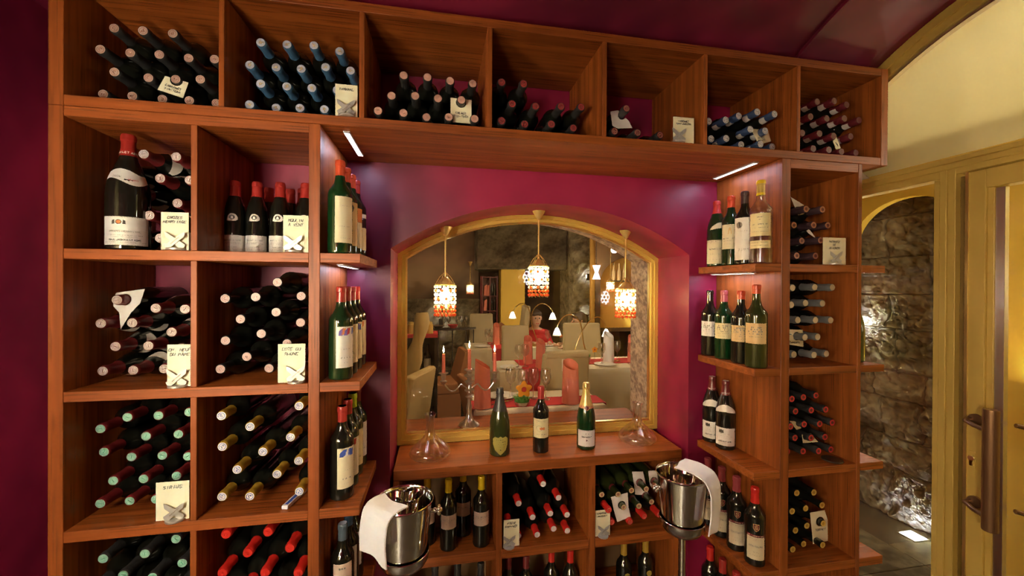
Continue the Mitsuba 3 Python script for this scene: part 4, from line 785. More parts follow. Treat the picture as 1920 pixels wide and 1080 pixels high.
for (x0, x1, z0, z1, y, ln, lh, lb, hx, hz, gp, hl) in [
    (-.329, -.262, 2.036, 2.141, CY, ['TAMARAL'], .0068, 'cream card with one handwritten word, second top compartment', -.295, 2.0355, 1.5, 'second top compartment'),
    (.848, .934, 2.036, 2.134, CY, ['CABERNET', 'VENTISQUERO'], .0060, 'cream card with two handwritten words, fifth top compartment', .868, 2.0355, 1.6, 'fifth top compartment'),
    (-.812, -.739, 1.6035, 1.716, CY, ['CROZES', 'HERMITAGE'], .0072, 'cream card beside the magnum in the upper left compartment', -.771, 1.6025, 1.75, 'beside the magnum'),
    (-.480, -.407, 1.6035, 1.719, CY, ['MOULIN', 'A VENT'], .0078, 'cream card in front of the red capped half bottles', -.449, 1.6025, 1.75, 'in front of the half bottles'),
    (-.795, -.729, 1.1975, 1.323, CY, ['CH. NEUF', 'DU PAPE'], .0080, 'cream card in the left compartment of the second row', -.766, 1.1965, 1.75, 'left compartment of the second row'),
    (-.494, -.415, 1.1975, 1.318, CY, ['COTE DU', 'RHONE'], .0085, 'cream card in the right compartment of the second row', -.440, 1.1965, 1.75, 'right compartment of the second row'),
    (-.824, -.736, .8005, .915, CY, ['SIRIUS'], .0090, 'cream card with one handwritten word in the left compartment of the third row', -.772, .7995, 1.5, 'left compartment of the third row'),
    (1.511, 1.622, 1.5955, 1.704, CY, ['MARQUEZ', 'DE', 'ARIENZO'], .0078, 'cream card with three handwritten words, first compartment of the right rack', 1.566, 1.5945, 1.7, 'first compartment of the right rack'),
    (.279, .350, .3565, .475, 1.705, ['VOSNE', 'ROMANÉE'], .0085, 'cream card in the middle compartment of the low cabinet', .303, .3555, 1.75, 'middle compartment of the low cabinet'),
    (.705, .777, .3565, .476, 1.705, ['CABERNET', 'MONDAVI'], .0072, 'cream card in the right compartment of the low cabinet', .742, .3555, 1.75, 'right compartment of the low cabinet')]:
    card(x0, x1, z0, z1, y, ln, lh, lb, seed=len(lb), gap=gp)
    holder(hx, y, hz, 'silver crossed blade holder, ' + hl)
def collar(outline, hole_c, hole_r, y, label, m='card_paper', text=None, lh=.006, tilt=0.0, tpos=(0, 0), curl=0.0, trot=0.0):
    """a sheet of paper with a round hole, hung on a bottle neck; outline relative to the hole, in x and z"""
    g = Polygon(outline).difference(Point(0, 0).buffer(hole_r, 12)); g = g if g.geom_type == 'Polygon' else max(g.geoms, key=lambda q: q.area)
    me = trimesh.creation.extrude_polygon(g, .0006, engine='earcut').subdivide().subdivide(); v = np.array(me.vertices)
    me.vertices = np.stack([v[:, 0] + hole_c[0], y - v[:, 2] + tilt * v[:, 1] + curl * v[:, 0] ** 2, v[:, 1] + hole_c[1]], -1)
    k = thing('paper_collar', label, 'paper tag', 'paper tags on bottle necks'); part(k, 'sheet', me, m)
    if text:
        h = handwriting(text, lh, .0013, 1.6, seed=5); h.apply_transform(trimesh.transformations.rotation_matrix(trot, [0, 1, 0])); vv = np.array(h.vertices); vv[:, 1] += tilt * (vv[:, 2] + tpos[1]) + curl * (vv[:, 0] + tpos[0]) ** 2 - .0010 + y; vv[:, 0] += hole_c[0] + tpos[0]; vv[:, 2] += hole_c[1] + tpos[1]; h.vertices = vv; part(k, 'handwriting', h, 'ink')
R_ = .0175
collar([(-.031, .010), (.033, -.004), (.018, -.054), (-.052, -.034)], (-.805, 2.134), R_, 1.392, 'cream paper tag with writing hung on a neck in the first top compartment', text=['CABERNET', 'VINITERA'], lh=.0062, tpos=(-.009, -.026), trot=.26)
collar([(-.036, .014), (.036, .012), (.036, -.070), (-.036, -.070)], (.069, 2.133), R_, 1.372, 'cream paper tag with writing hung on a neck in the third top compartment', text=['MALBEC', 'VINITERA'], lh=.0068, tpos=(0, -.040))
collar([(-.050, .006), (-.020, .012), (.030, -.020), (.048, -.042), (-.010, -.048), (-.034, -.040)], (.678, 2.155), R_, 1.40, 'blank pinkish paper tag around a neck in the fifth top compartment', 'white_paper', tilt=-.35)
collar([(-.048, .012), (.030, .014), (.046, -.032), (-.012, -.050)], (1.283, 2.131), R_, 1.400, 'cream paper tag with writing in the sixth top compartment', text=['SHIRAZ', 'MUERTO'], lh=.0060, tpos=(.0, -.024), trot=-.2)
collar([(-.012, .018), (.020, .008), (.050, -.055), (.020, -.050)], (1.623, 2.139), R_, 1.398, 'cream paper tag hanging aslant in the seventh top compartment', text=['SYRAH'], lh=.004, tpos=(.024, -.032), trot=.8)
collar([(-.026, .022), (.052, .034), (.042, -.012), (.020, -.040), (-.004, -.092), (-.012, -.040), (-.030, -.020)], (-.971, 1.453), R_, 1.435, 'white paper tag hanging from the topmost neck, second row', 'white_paper', tilt=.12)
collar([(-.028, .060), (.060, .010), (.020, -.015), (-.004, -.020)], (1.460, 1.821), R_, 1.398, 'white paper tag sticking up in the first compartment of the right rack', 'white_paper', tilt=.2)
collar([(-.040, .030), (.002, .010), (.044, -.052), (.010, -.030)], (1.497, 1.757), R_, 1.40, 'white paper tag hanging lower in the first compartment of the right rack', 'white_paper', tilt=.2)
collar([(-.052, .030), (.030, .026), (.034, -.046), (-.052, -.032)], (1.474, 1.298), R_, 1.415, 'cream paper tag with writing in the second compartment of the right rack', text=['CARMENERE'], lh=.0062, tpos=(-.008, -.030))
collar([(-.022, .006), (.022, .010), (.060, -.030), (-.016, -.030)], (1.520, .878), R_, 1.410, 'small paper tag with writing in the third compartment of the right rack', text=['LE', 'MALIC'], lh=.0050, tpos=(.018, -.014))
collar([(-.050, .010), (-.020, .006), (.010, -.024), (-.014, -.030)], (1.486, .936), R_, 1.41, 'small torn paper tag in the middle of the third compartment of the right rack')
collar([(-.050, .042), (.022, .046), (.038, .004), (.040, -.086), (-.034, -.092)], (1.581, .516), .020, 1.400, 'cream paper tag with writing in the fourth compartment of the right rack', text=['VERDRET'], lh=.0080, tpos=(.002, -.038))
collar([(-.054, .042), (.030, .056), (.034, -.012), (.046, -.060), (-.022, -.078), (-.040, -.020)], (.842, .480), .0185, 1.722, 'blank white paper tag on the lowest bare neck, right compartment of low cabinet', 'white_paper')
collar([(-.040, .056), (.018, .052), (.036, -.020), (.050, -.066), (-.022, -.058), (-.030, 0)], (.960, .550), .0185, 1.775, 'blank white paper tag, middle one in the right compartment of the low cabinet', 'white_paper')
collar([(-.030, .052), (.034, .048), (.044, -.050), (-.004, -.044), (-.020, -.020)], (1.035, .552), .0185, 1.775, 'blank white paper tag, rightmost in the low cabinet, behind the wine bucket', 'white_paper')
single('corkscrew_box', 'small white box with a blue stripe lying on the third row shelf', 'box', bb(-.010, .010, -.058, .058, 0, .012), 'plastic_white', T().translate([-.463, 1.395, .7995]).rotate([0, 0, 1], -12))
labels_box = 'corkscrew_box'
part(labels_box, 'stripe', bb(-.004, .006, -.050, .05, .012, .0124, .0001), 'ink_blue', T().translate([-.463, 1.395, .7995]).rotate([0, 0, 1], -12))
single('coaster', 'small round black coaster lying on the shelf of the right rack', 'coaster', lathe([(0, 0), (.036, 0), (.038, .003), (.036, .006), (0, .006)], 28), 'black_wood', T().translate([1.60, 1.365, .7885]))

# ------------------------------------------------------------------ ice buckets on stands, with napkins
def bucket(x, y, label, slabel, nlabel, rim=.80, side=-1):
    k = thing('ice_bucket', label, 'bucket', None)
    z0 = rim - .215
    prof = [(0, z0), (.060, z0), (.066, z0 + .004), (.070, z0 + .02), (.080, z0 + .11), (.090, rim - .008), (.094, rim - .004), (.0955, rim), (.094, rim + .003), (.0915, rim + .001), (.088, rim - .008), (.078, z0 + .11), (.068, z0 + .02), (.060, z0 + .008), (0, z0 + .006)]
    part(k, 'body', moved(lathe(prof, 48), x, y), 'chrome', smooth=40)
    for s in (-1, 1):
        g = [moved(ico(.0085, 2), x + s * .099, y, rim - .045)]
        for i in range(8): a = i * PI / 4; g.append(moved(ico(.0065, 1), x + s * .112, y + .011 * math.cos(a), rim - .045 + .011 * math.sin(a)))
        g.append(moved(ico(.009, 2), x + s * .1155, y, rim - .045)); g.append(tube([(x + s * .082, y, rim - .045), (x + s * .115, y, rim - .045)], .006, 10))
        part(k, 'knob', cat(g), 'chrome', smooth=40, label='round chrome grip of clustered beads')
    s = thing('bucket_stand', slabel, 'stand', None)
    part(s, 'cup', moved(lathe([(0, z0 - .012), (.045, z0 - .010), (.066, z0 + .004), (.078, z0 + .024), (.080, z0 + .046), (.0815, z0 + .048), (.0795, z0 + .050), (.0770, z0 + .046), (.075, z0 + .024), (.063, z0 + .0035), (.04, z0 - .004), (0, z0 - .004)], 48), x, y), 'chrome', smooth=40)
    part(s, 'pole', moved(lathe([(.0125, FLOOR + .02), (.0125, z0 - .011)], 24), x, y), 'chrome', smooth=40)
    part(s, 'foot', moved(lathe([(0, FLOOR), (.14, FLOOR), (.142, FLOOR + .006), (.11, FLOOR + .014), (.02, FLOOR + .024), (0, FLOOR + .024)], 36), x, y), 'chrome', smooth=40)
    return k
bucket(-.112, 1.335, 'polished ice bucket on a stand in front of the low cabinet, left one', 'chrome stand carrying the left ice bucket', '')
bucket(.902, 1.345, 'polished ice bucket on a stand in front of the low cabinet, right one', 'chrome stand carrying the right ice bucket', '')
def napkin(path, width, centre, ang, label, seed, flare=0.0, shift=0.0, crease=None):
    """a folded cloth: the path (r outwards, z) swept across its width, over the bucket rim at angle ang"""
    P = np.array(path, float); n = 9; r = random.Random(seed); V = []
    d = np.r_[0, np.cumsum(np.linalg.norm(np.diff(P, axis=0), axis=1))]; ts = np.linspace(0, d[-1], 34); Q = np.stack([np.interp(ts, d, P[:, 0]), np.interp(ts, d, P[:, 1])], -1)
    for it in range(3): Q[1:-1] = (Q[:-2] + 2 * Q[1:-1] + Q[2:]) / 4
    for i, (rr, zz) in enumerate(Q):
        t = ts[i] / d[-1]
        for j in range(n):
            s = (j / (n - 1) - .5); w = width * (1 + flare * t); px = rr - .16 * abs(s) ** 2 * max(0, .09 - abs(rr - .05)) * 2 + .004 * math.sin(7 * s + 3 * t + seed); py = s * w + shift * t
            V.append([centre[0] + px * math.cos(ang) - py * math.sin(ang), centre[1] + px * math.sin(ang) + py * math.cos(ang), zz + .004 * math.sin(5 * s + seed) * t + (-.012 * s if crease else 0)])
    V = np.array(V); f = []
    for i in range(33):
        for j in range(n - 1): p = i * n + j; f += [[p, p + 1, p + n + 1], [p, p + n + 1, p + n]]
    m = trimesh.Trimesh(V, f, process=False); m.fix_normals(); nn = np.array(m.vertex_normals); N = len(V)
    W = np.vstack([V + nn * .0022, V - nn * .0022]); f = np.array(f); F = np.vstack([f, f[:, ::-1] + N]); rim = list(range(n)) + [i * n + n - 1 for i in range(1, 34)] + [33 * n + j for j in range(n - 2, -1, -1)] + [i * n for i in range(32, 0, -1)]
    F = np.vstack([F] + [[[a, a + N, b + N], [a, b + N, b]] for a, b in zip(rim, rim[1:] + rim[:1])])
    return single('napkin', label, 'napkin', trimesh.Trimesh(W, F, process=False), 'white_cloth', None, smooth=50)
napkin([(.042, .812), (.070, .815), (.096, .812), (.112, .795), (.118, .740), (.114, .668)], .125, (-.112, 1.335), math.radians(222), 'white folded napkin draped over the left ice bucket', 2, flare=.12)
napkin([(-.010, .835), (.05, .836), (.096, .820), (.116, .780), (.119, .70), (.114, .63)], .105, (.902, 1.345), math.radians(-54), 'white folded napkin draped over the right ice bucket', 4, flare=.05)

# ================================================================== LAMPS
def pendant(x, y, ztop, zsh, label, s=1.0, power=1.0, rows=8, per=15):
    """brass pendant: canopy, rod, domed cap, a drum of strung glass beads round a bulb"""
    k = thing('pendant_lamp', label, 'lamp')
    tr = lambda m: moved(m, x, y, 0)
    part(k, 'canopy', tr(lathe([(0, ztop), (.031 * s, ztop), (.030 * s, ztop - .004), (.020 * s, ztop - .020), (.010 * s, ztop - .038), (.006 * s, ztop - .042), (0, ztop - .042)], 24)), 'brass_lamp', smooth=35)
    part(k, 'rod', tr(lathe([(.0042 * s, zsh + .03 * s), (.0042 * s, ztop - .04)], 10)), 'brass_lamp', smooth=40)
    part(k, 'cap', tr(lathe([(.004 * s, zsh + .036 * s), (.010 * s, zsh + .034 * s), (.024 * s, zsh + .022 * s), (.036 * s, zsh + .008 * s), (.038 * s, zsh + .002 * s), (.036 * s, zsh), (.033 * s, zsh + .007 * s), (.020 * s, zsh + .019 * s), (.006 * s, zsh + .030 * s)], 28)), 'brass_lamp', smooth=40)
    br = [tube([(0.006 * s * math.cos(a), .006 * s * math.sin(a), zsh + .055 * s), (.026 * s * math.cos(a), .026 * s * math.sin(a), zsh + .034 * s), (.044 * s * math.cos(a), .044 * s * math.sin(a), zsh + .002 * s)], .0016 * s, 6) for a in np.arange(6) * PI / 3]
    part(k, 'bracket', tr(cat(br)), 'brass_lamp')
    part(k, 'rim', tr(lathe([(.045 * s, zsh - .003 * s), (.048 * s, zsh), (.045 * s, zsh + .003 * s), (.042 * s, zsh)] + [(.045 * s, zsh - .003 * s)], 28)), 'brass_lamp', smooth=40)
    oc = trimesh.creation.icosphere(subdivisions=0, radius=1.0)
    cl, rd = [], []
    for i in range(rows):
        for j in range(per):
            a = (j + .5 * (i % 2)) * 2 * PI / per; rr = .046 * s; b = oc.copy(); b.apply_scale([.0074 * s, .0074 * s, .0086 * s]); b.apply_translation([rr * math.cos(a), rr * math.sin(a), zsh - (.010 + .0185 * i) * s])
            (rd if i in (1, 3, 5) and (j + i // 2) % 2 == 0 or i >= 6 else cl).append(b)
    part(k, 'beads', tr(cat(cl)), 'bead_clear', kind='stuff', label='strings of clear glass beads')
    part(k, 'red_beads', tr(cat(rd)), 'bead_red', kind='stuff', label='strings of red glass beads')
    part(k, 'wires', tr(cat([tube([(.046 * s * math.cos(a), .046 * s * math.sin(a), zsh), (.046 * s * math.cos(a), .046 * s * math.sin(a), zsh - (.004 + .0185 * rows) * s)], .0006 * s, 4) for a in np.arange(per) * 2 * PI / per])), 'brass_lamp')
    b = ico(.025 * s, 2); b.apply_scale([1, 1, 1.6]); b.apply_translation([x, y, zsh - .052 * s])
    kk = part(k, 'bulb', b, 'plastic_white', smooth=True, label='glowing bulb'); p = L_PEND * power; scene[kk]['emitter'] = emit(p * 1.0, p * .66, p * .30)
    return k
pendant(.024, 1.86, 1.776, 1.508, 'brass pendant lamp with glass beads under the arch, left of the three')
pendant(.470, 1.86, 1.8665, 1.600, 'brass pendant lamp with glass beads under the crown of the arch, middle of the three')
pendant(.923, 1.86, 1.786, 1.492, 'brass pendant lamp with glass beads under the arch, right of the three')

def glow(parent, name, mesh, r, g, b, m='plastic_white', smooth=True):
    k = part(parent, name, mesh, m, smooth=smooth); scene[k]['emitter'] = emit(r, g, b); return k
# lamps behind and beside the camera: the second is added as fill
fl = thing('floor_lamp', 'tall floor lamp with lit drum shade behind the camera', 'lamp')
KX, KY = -1.02, .22
part(fl, 'base', moved(cyl(.15, FLOOR, FLOOR + .02, 32), KX, KY), 'bronze'); part(fl, 'pole', moved(cyl(.012, FLOOR + .02, 1.20, 12), KX, KY), 'bronze')
glow(fl, 'lamp_shade', moved(lathe([(.085, 1.14), (.085, 1.64)], 28), KX, KY), L_KEY, L_KEY * .86, L_KEY * .64, 'shade_cloth')
f2 = thing('floor_lamp', 'added unseen fill lamp in the far left corner behind the camera', 'lamp')  # fill lamp added to light the right compartments more evenly
part(f2, 'base', moved(cyl(.15, FLOOR, FLOOR + .02, 32), -1.02, -1.1), 'bronze'); part(f2, 'pole', moved(cyl(.012, FLOOR + .02, 1.25, 12), -1.02, -1.1), 'bronze')
glow(f2, 'lamp_shade', moved(lathe([(.16, 1.20), (.16, 1.80)], 28), -1.02, -1.1), L_FAR, L_FAR * .86, L_FAR * .64, 'shade_cloth')

# corridor lamps; the hanging globes are added to brighten the vault
fu = thing('floor_uplight', 'bright square uplight sunk in the corridor floor at the foot of the stone wall', 'light')
part(fu, 'rim', bb(2.960, 3.070, 1.985, 2.090, FLOOR - .02, FLOOR + .003, .001), 'steel'); glow(fu, 'lens', bb(2.968, 3.062, 1.993, 2.082, FLOOR + .0005, FLOOR + .005, .001), L_CORR * 26, L_CORR * 25, L_CORR * 18, smooth=False)
su = thing('wall_spot', 'small wall spotlight grazing the stone niche behind the rack', 'light')
part(su, 'mount', bb(2.96, 3.0, 2.40, 2.44, 1.24, 1.28), 'steel'); glow(su, 'lens', moved(ico(.03, 2), 3.03, 2.40, 1.26), L_CORR * 14, L_CORR * 12.4, L_CORR * 8.5)
yu = thing('wall_uplight', 'uplight washing the yellow corridor wall', 'light')
part(yu, 'body', moved(cyl(.05, .90, 1.0, 20), 2.93, 1.40), 'steel'); glow(yu, 'lens', moved(lathe([(0.045, 1.005), (.0004, 1.005)], 20), 2.93, 1.40), L_CORR * 5, L_CORR * 4, L_CORR * 2)
co = thing('fill_globe', 'added unseen globe lighting the corridor vault above the door', 'lamp')
part(co, 'rod', moved(cyl(.008, 2.20, 2.75, 10), 2.45, .35), 'steel'); glow(co, 'globe', moved(ico(.12, 3), 2.45, .35, 2.10), L_CORR * .66, L_CORR * .67, L_CORR * .52)
co2 = thing('fill_globe', 'second added unseen globe in the corridor nearer the door', 'lamp')
part(co2, 'rod', moved(cyl(.008, 2.20, 2.75, 10), 2.45, 1.05), 'steel') ; glow(co2, 'globe', moved(ico(.05, 3), 2.45, 1.05, 2.15), L_CORR * 1.6, L_CORR * 1.5, L_CORR * 1.15)

# ================================================================== THE RESTAURANT behind the arched window
RF = FLOOR
struct('floor_restaurant', bb(-3.2, 3.6, 2.0, 7.4, RF - .06, RF), 'dark_floor', 'dark floor of the restaurant')
struct('wall_restaurant', extrude_y(Polygon([(-3.2, FLOOR), (XP - .02, FLOOR), (XP - .02, 3.2), (-3.2, 3.2)]).difference(arch_poly(-.0005, FLOOR - .01)), 2.0005, 2.27), 'granite', 'rough stone reveal of the window on the restaurant side')
struct('wall_restaurant_sill', bb(NX0, NX1, 2.06, 2.27, FLOOR, .715), 'brown_plaster')
struct('trim_3', bb(NX0 + .002, NX1 - .002, 2.002, 2.32, .7155, .74, .003), 'wood_x', 'wooden sill behind the glass')
struct('wall_restaurant_left', bb(-3.3, -3.2, 2.0, 7.4, RF, 3.2), 'brown_plaster')
struct('wall_restaurant_right', bb(3.5, 3.6, 2.72, 7.4, RF, 3.2), 'brown_plaster')
struct('wall_restaurant_side', bb(XP - .02, XP + .02, 2.27, 2.70, RF, 3.2), 'granite')
struct('wall_restaurant_back', bb(-3.2, 3.6, 7.3, 7.4, RF, 3.2), 'brown_plaster', 'brown back wall of the restaurant')
rv = [(.2 + 3.4 * math.cos(t), 1.35 + 1.45 * math.sin(t)) for t in np.linspace(0, PI, 40)]
rvv = np.array([[x, y, zz] for x, zz in rv for y in (2.2, 7.4)]); rff = []
for i in range(len(rv) - 1): a = 2 * i; rff += [[a, a + 2, a + 3], [a, a + 3, a + 1]]
struct('ceiling_restaurant', trimesh.Trimesh(rvv, rff, process=False), 'brown_plaster', 'dark brown vault of the restaurant', smooth=40)
# a lower vault edge that cuts the view above the yellow pier
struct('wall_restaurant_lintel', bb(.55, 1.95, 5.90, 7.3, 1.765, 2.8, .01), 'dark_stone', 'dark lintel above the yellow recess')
struct('wall_restaurant_pier', bb(.915, 1.29, 5.95, 6.2, RF, 1.765, .005), 'yellow_plaster', 'yellow pier between the shelf and the stone')
st = struct('wall_restaurant_stone', bb(1.96, 2.56, 5.78, 6.3, RF, 2.7), 'rough_stone', 'dark rough stone pillar')
struct('wall_restaurant_stone_face', rough_block(1.94, 2.58, 5.74, 5.80, RF, 2.6, .10, 3, .045, '-y'), 'rough_stone', 'rough face of the dark stone pillar', smooth=True)
sl = struct('wall_restaurant_masonry', bb(-1.6, .62, 6.45, 6.55, RF, 2.7), 'brown_plaster', 'brown wall behind the console table')
struct('wall_restaurant_masonry_face', rough_block(-1.6, .62, 6.40, 6.46, RF, 1.30, .12, 5, .05, '-y'), 'rough_stone', 'rough lower face of the stone wall', smooth=True)
# orange lit recess on the right with a shelf of bottles
oc_ = struct('wall_restaurant_recess', extrude_y(Polygon([(2.05, .9), (3.2, .9), (3.2, 3.0), (2.05, 3.0)]).difference(Polygon([(2.12, .95)] + [(2.55 + .43 * math.cos(t), 1.55 + .36 * math.sin(t)) for t in np.linspace(PI, 0, 24)] + [(2.98, .95)])), 5.0, 5.02), 'brown_plaster', 'brown wall around the orange recess')
struct('wall_restaurant_recess_back', bb(2.06, 3.2, 5.20, 5.24, .9, 2.6), 'orange_plaster', 'orange back of the recess')
single('wall_shelf', 'thin metal shelf in the orange recess', 'shelf', bb(2.30, 2.80, 5.03, 5.19, 1.575, 1.59), 'steel')
mini = mikit.ply(lathe([(0, 0), (.03, 0), (.03, .12), (.012, .17), (.012, .24), (0, .24)], 12), 'label_tan', smooth=40)
for i, x in enumerate((2.36, 2.44, 2.52, 2.66, 2.74)):
    k = thing('spirit_bottle', f'pale spirit bottle on the metal shelf of the orange recess, {ORD[i]} from left', 'bottle', 'spirit bottles in the orange recess'); scene[k] = {**mini, 'to_world': T().translate([x, 5.11, 1.590])}
dl = thing('pendant_lamp', 'small white double cone pendant lamp in front of the orange recess', 'lamp')
part(dl, 'cord', moved(cyl(.003, 1.78, 2.6, 6), 1.98, 4.8), 'iron'); glow(dl, 'shade', moved(lathe([(.05, 1.60), (.018, 1.69), (.05, 1.78)], 20), 1.98, 4.8), L_REST * .6, L_REST * .5, L_REST * .36)
# pendants in the restaurant
pendant(.30, 4.0, 1.75, 1.515, 'small beaded pendant lamp deep in the restaurant, left part of the window', .72, 1.0, 7, 12)
pendant(-.62, 4.6, 2.1, 1.66, 'beaded pendant lamp deep in the restaurant near the console table', .8, 1.4, 7, 12)
pendant(1.9, 4.2, 2.1, 1.56, 'beaded pendant lamp deep in the restaurant near the orange recess', .9, 1.0, 7, 12)
def uplight(x, y, z, p, label, col=(1, .86, .58), r=.028):
    k = thing('wall_spot', label, 'light'); part(k, 'mount', bb(x - .02, x + .02, y - .02, y + .02, z - .06, z - .03), 'iron'); part(k, 'hood', bb(x - .034, x + .034, y - .050, y - .042, z - .06, z + .034), 'iron'); glow(k, 'lens', moved(ico(r, 2), x, y, z), p * col[0], p * col[1], p * col[2])
uplight(.02, 6.02, .98, L_REST * 9, 'spotlight washing the stone behind the console table')
uplight(2.12, 5.56, 1.06, L_REST * 5, 'spotlight low on the dark stone pillar')
uplight(2.16, 5.56, 1.66, L_REST * 5, 'spotlight high on the dark stone pillar')
uplight(2.75, 5.10, 1.02, L_REST * 2, 'spotlight inside the orange recess', (1, .6, .2))
uplight(1.06, 5.62, .45, L_REST * 4.0, 'added hidden floor spotlight washing the yellow pier')  # hidden light added to brighten the pier evenly
rl = thing('fill_globe', 'added warm globe out of view, brightening the restaurant tables', 'lamp')  # general fill added overhead, out of view
part(rl, 'rod', moved(cyl(.008, 2.5, 2.82, 10), .6, 3.3), 'brass'); glow(rl, 'globe', moved(ico(.12, 3), .6, 3.3, 2.42), L_REST * 1.0, L_REST * .80, L_REST * .46)

# ------------------------------------------------------------------ tables
def table(x0, x1, y0, y1, h, label, drop=.5, runner=None, rlabel=None, clabel=None):
    k = thing('table', label, 'table'); h = h
    part(k, 'tabletop', bb(x0 + .02, x1 - .02, y0 + .02, y1 - .02, h - .03, h - .004), 'black_wood')
    for a in (x0 + .07, x1 - .07):
        for b in (y0 + .07, y1 - .07): part(k, 'leg', bb(a - .025, a + .025, b - .025, b + .025, RF, h - .03), 'black_wood')
    c = thing('tablecloth', clabel or ('white cloth of the ' + label), 'tablecloth')
    n = 14; V, f = [], []
    per = [(x0 + (x1 - x0) * t, y0, 0) for t in np.linspace(0, 1, n, endpoint=False)] + [(x1, y0 + (y1 - y0) * t, 1) for t in np.linspace(0, 1, n, endpoint=False)] + [(x1 - (x1 - x0) * t, y1, 2) for t in np.linspace(0, 1, n, endpoint=False)] + [(x0, y1 - (y1 - y0) * t, 3) for t in np.linspace(0, 1, n, endpoint=False)]
    nor = [(0, -1), (1, 0), (0, 1), (-1, 0)]; m = len(per)
    for lv, zz in enumerate((h, h - .006, h - .05, h - drop * .5, h - drop)):
        for i, (x, y, sd) in enumerate(per):
            o = (.004 if lv > 0 else 0) + .018 * lv / 4 * math.sin(i * 1.3 + x0 * 9) * (lv > 1) + .012 * (lv > 1); V.append([x + nor[sd][0] * o, y + nor[sd][1] * o, zz])
    for l in range(4):
        for i in range(m): a, b = l * m + i, l * m + (i + 1) % m; f += [[a, a + m, b + m], [a, b + m, b]]
    V.append([(x0 + x1) / 2, (y0 + y1) / 2, h])
    for i in range(m): f.append([len(V) - 1, i, (i + 1) % m])
    scene[c] = mikit.ply(trimesh.Trimesh(np.array(V), f, process=False), 'table_cloth', smooth=35)
    if runner:
        a, b, axis, dr_ = runner
        pts = ([(a, y0 - .030, h - dr_), (a, y0 - .024, h + .002), (a, y0 + .0, h + .003), (a, y1, h + .003), (a, y1 + .02, h), (a, y1 + .03, h - dr_)] if axis == 'y' else [(x0 - .03, a, h - dr_), (x0 - .024, a, h + .002), (x0, a, h + .003), (x1, a, h + .003), (x1 + .02, a, h), (x1 + .03, a, h - dr_)])
        ms = [];
        w = b - a; P = np.array(pts); Q = P.copy(); Q[:, 0 if axis == 'y' else 1] += w; n_ = len(P); VV = np.vstack([P, Q, P + [0, 0, .0015], Q + [0, 0, .0015]]); F = []
        for i in range(n_ - 1): F += [[i, n_ + i, n_ + i + 1], [i, n_ + i + 1, i + 1], [2 * n_ + i, 2 * n_ + i + 1, 3 * n_ + i + 1], [2 * n_ + i, 3 * n_ + i + 1, 3 * n_ + i]]
        single('table_runner', rlabel or ('red runner across the ' + label), 'table runner', trimesh.Trimesh(VV, F, process=False), 'runner_red')
    return k
TZ = .75
table(.22, 1.06, 2.40, 2.80, TZ - .012, 'nearest table, just behind the window sill', .4, (2.44, 2.62, 'x', .25), 'red runner along the nearest table behind the sill')
table(1.30, 2.15, 3.42, 3.98, TZ, 'right table with the lit white napkin', .55, (3.62, 3.88, 'x', .3), 'red runner across the right table')
table(.52, 1.22, 3.42, 3.94, TZ, 'middle table behind the nearest one', .5, (.745, 1.02, 'y', .40), 'red runner hanging over the front of the middle table')
table(.32, .95, 4.70, 5.25, TZ, 'far left table below the shelf', .5, (.62, .86, 'y', .2), 'red runner on the far left table')
table(1.16, 1.56, 4.86, 5.26, TZ - .02, 'far table where the person in red sits', .16)
def napkin_roll(x, y, z, h, label, m='napkin_salmon', r=.042, rz=0.0, lean=0.0):
    """a napkin rolled to an upright tube, its top cut on the slant"""
    n = 22; V = []; th = np.linspace(0, 2.35 * PI, n)
    for a in th:
        rr = r * (1 - .10 * a / th[-1]); top = h * (.80 + .20 * (.5 + .5 * math.cos(a + .6)))
        for t in np.linspace(0, 1, 5): V.append([rr * (1.15 - .15 * t) * math.cos(a) + lean * t * h, rr * (1.15 - .15 * t) * math.sin(a), t * top])
    f = []
    for i in range(n - 1):
        for j in range(4): p = i * 5 + j; f += [[p, p + 5, p + 6], [p, p + 6, p + 1]]
    return single('rolled_napkin', label, 'napkin', trimesh.Trimesh(np.array(V), f, process=False), m, T().translate([x, y, z]).rotate([0, 0, 1], rz), smooth=50, group='rolled napkins on the tables')
napkin_roll(.175 + .09, 2.47, TZ - .006, .30, 'salmon rolled napkin standing left on the nearest table, behind the dark champagne bottle', r=.050, rz=200)
napkin_roll(.845, 2.47, TZ - .006, .28, 'salmon rolled napkin standing right on the nearest table', r=.052, rz=130)
napkin_roll(.845, 3.74, TZ + .005, .27, 'salmon rolled napkin farther back on the middle table', rz=120)
napkin_roll(.915, 3.52, TZ + .005, .27, 'salmon rolled napkin at the near edge of the middle table', rz=150)
napkin_roll(.715, 5.02, TZ + .005, .28, 'salmon rolled napkin on the far left table', rz=120)
napkin_roll(.80, 5.12, TZ + .005, .27, 'brownish rolled napkin on the far left table, behind the other', 'chair_brown', rz=150)
napkin_roll(1.66, 3.70, TZ + .006, .30, 'brightly lit white rolled napkin on the right table', 'white_cloth', .050, 150)
napkin_roll(1.90, 3.66, TZ + .006, .27, 'salmon rolled napkin at the right end of the right table', r=.046, rz=150)
ns = thing('wall_spot', 'small spotlight over the white napkin of the right table', 'light'); part(ns, 'rod', moved(cyl(.006, 1.9, 2.6, 8), 1.62, 3.50), 'iron'); glow(ns, 'lens', moved(ico(.03, 2), 1.62, 3.50, 1.85), L_REST * 3.2, L_REST * 3.0, L_REST * 2.5)
wg = mikit.ply(lathe([(0.0004, .002), (.032, .0015), (.033, .003), (.006, .008), (.0035, .02), (.0035, .085), (.010, .095), (.028, .115), (.037, .145), (.036, .175), (.030, .205)], 20), 'blown_glass', smooth=50)
def wine_glass(x, y, z, label, s=1.0):
    k = thing('wine_glass', label, 'glass', 'wine glasses on the tables'); scene[k] = {**wg, 'to_world': T().translate([x, y, z]).scale(s)}
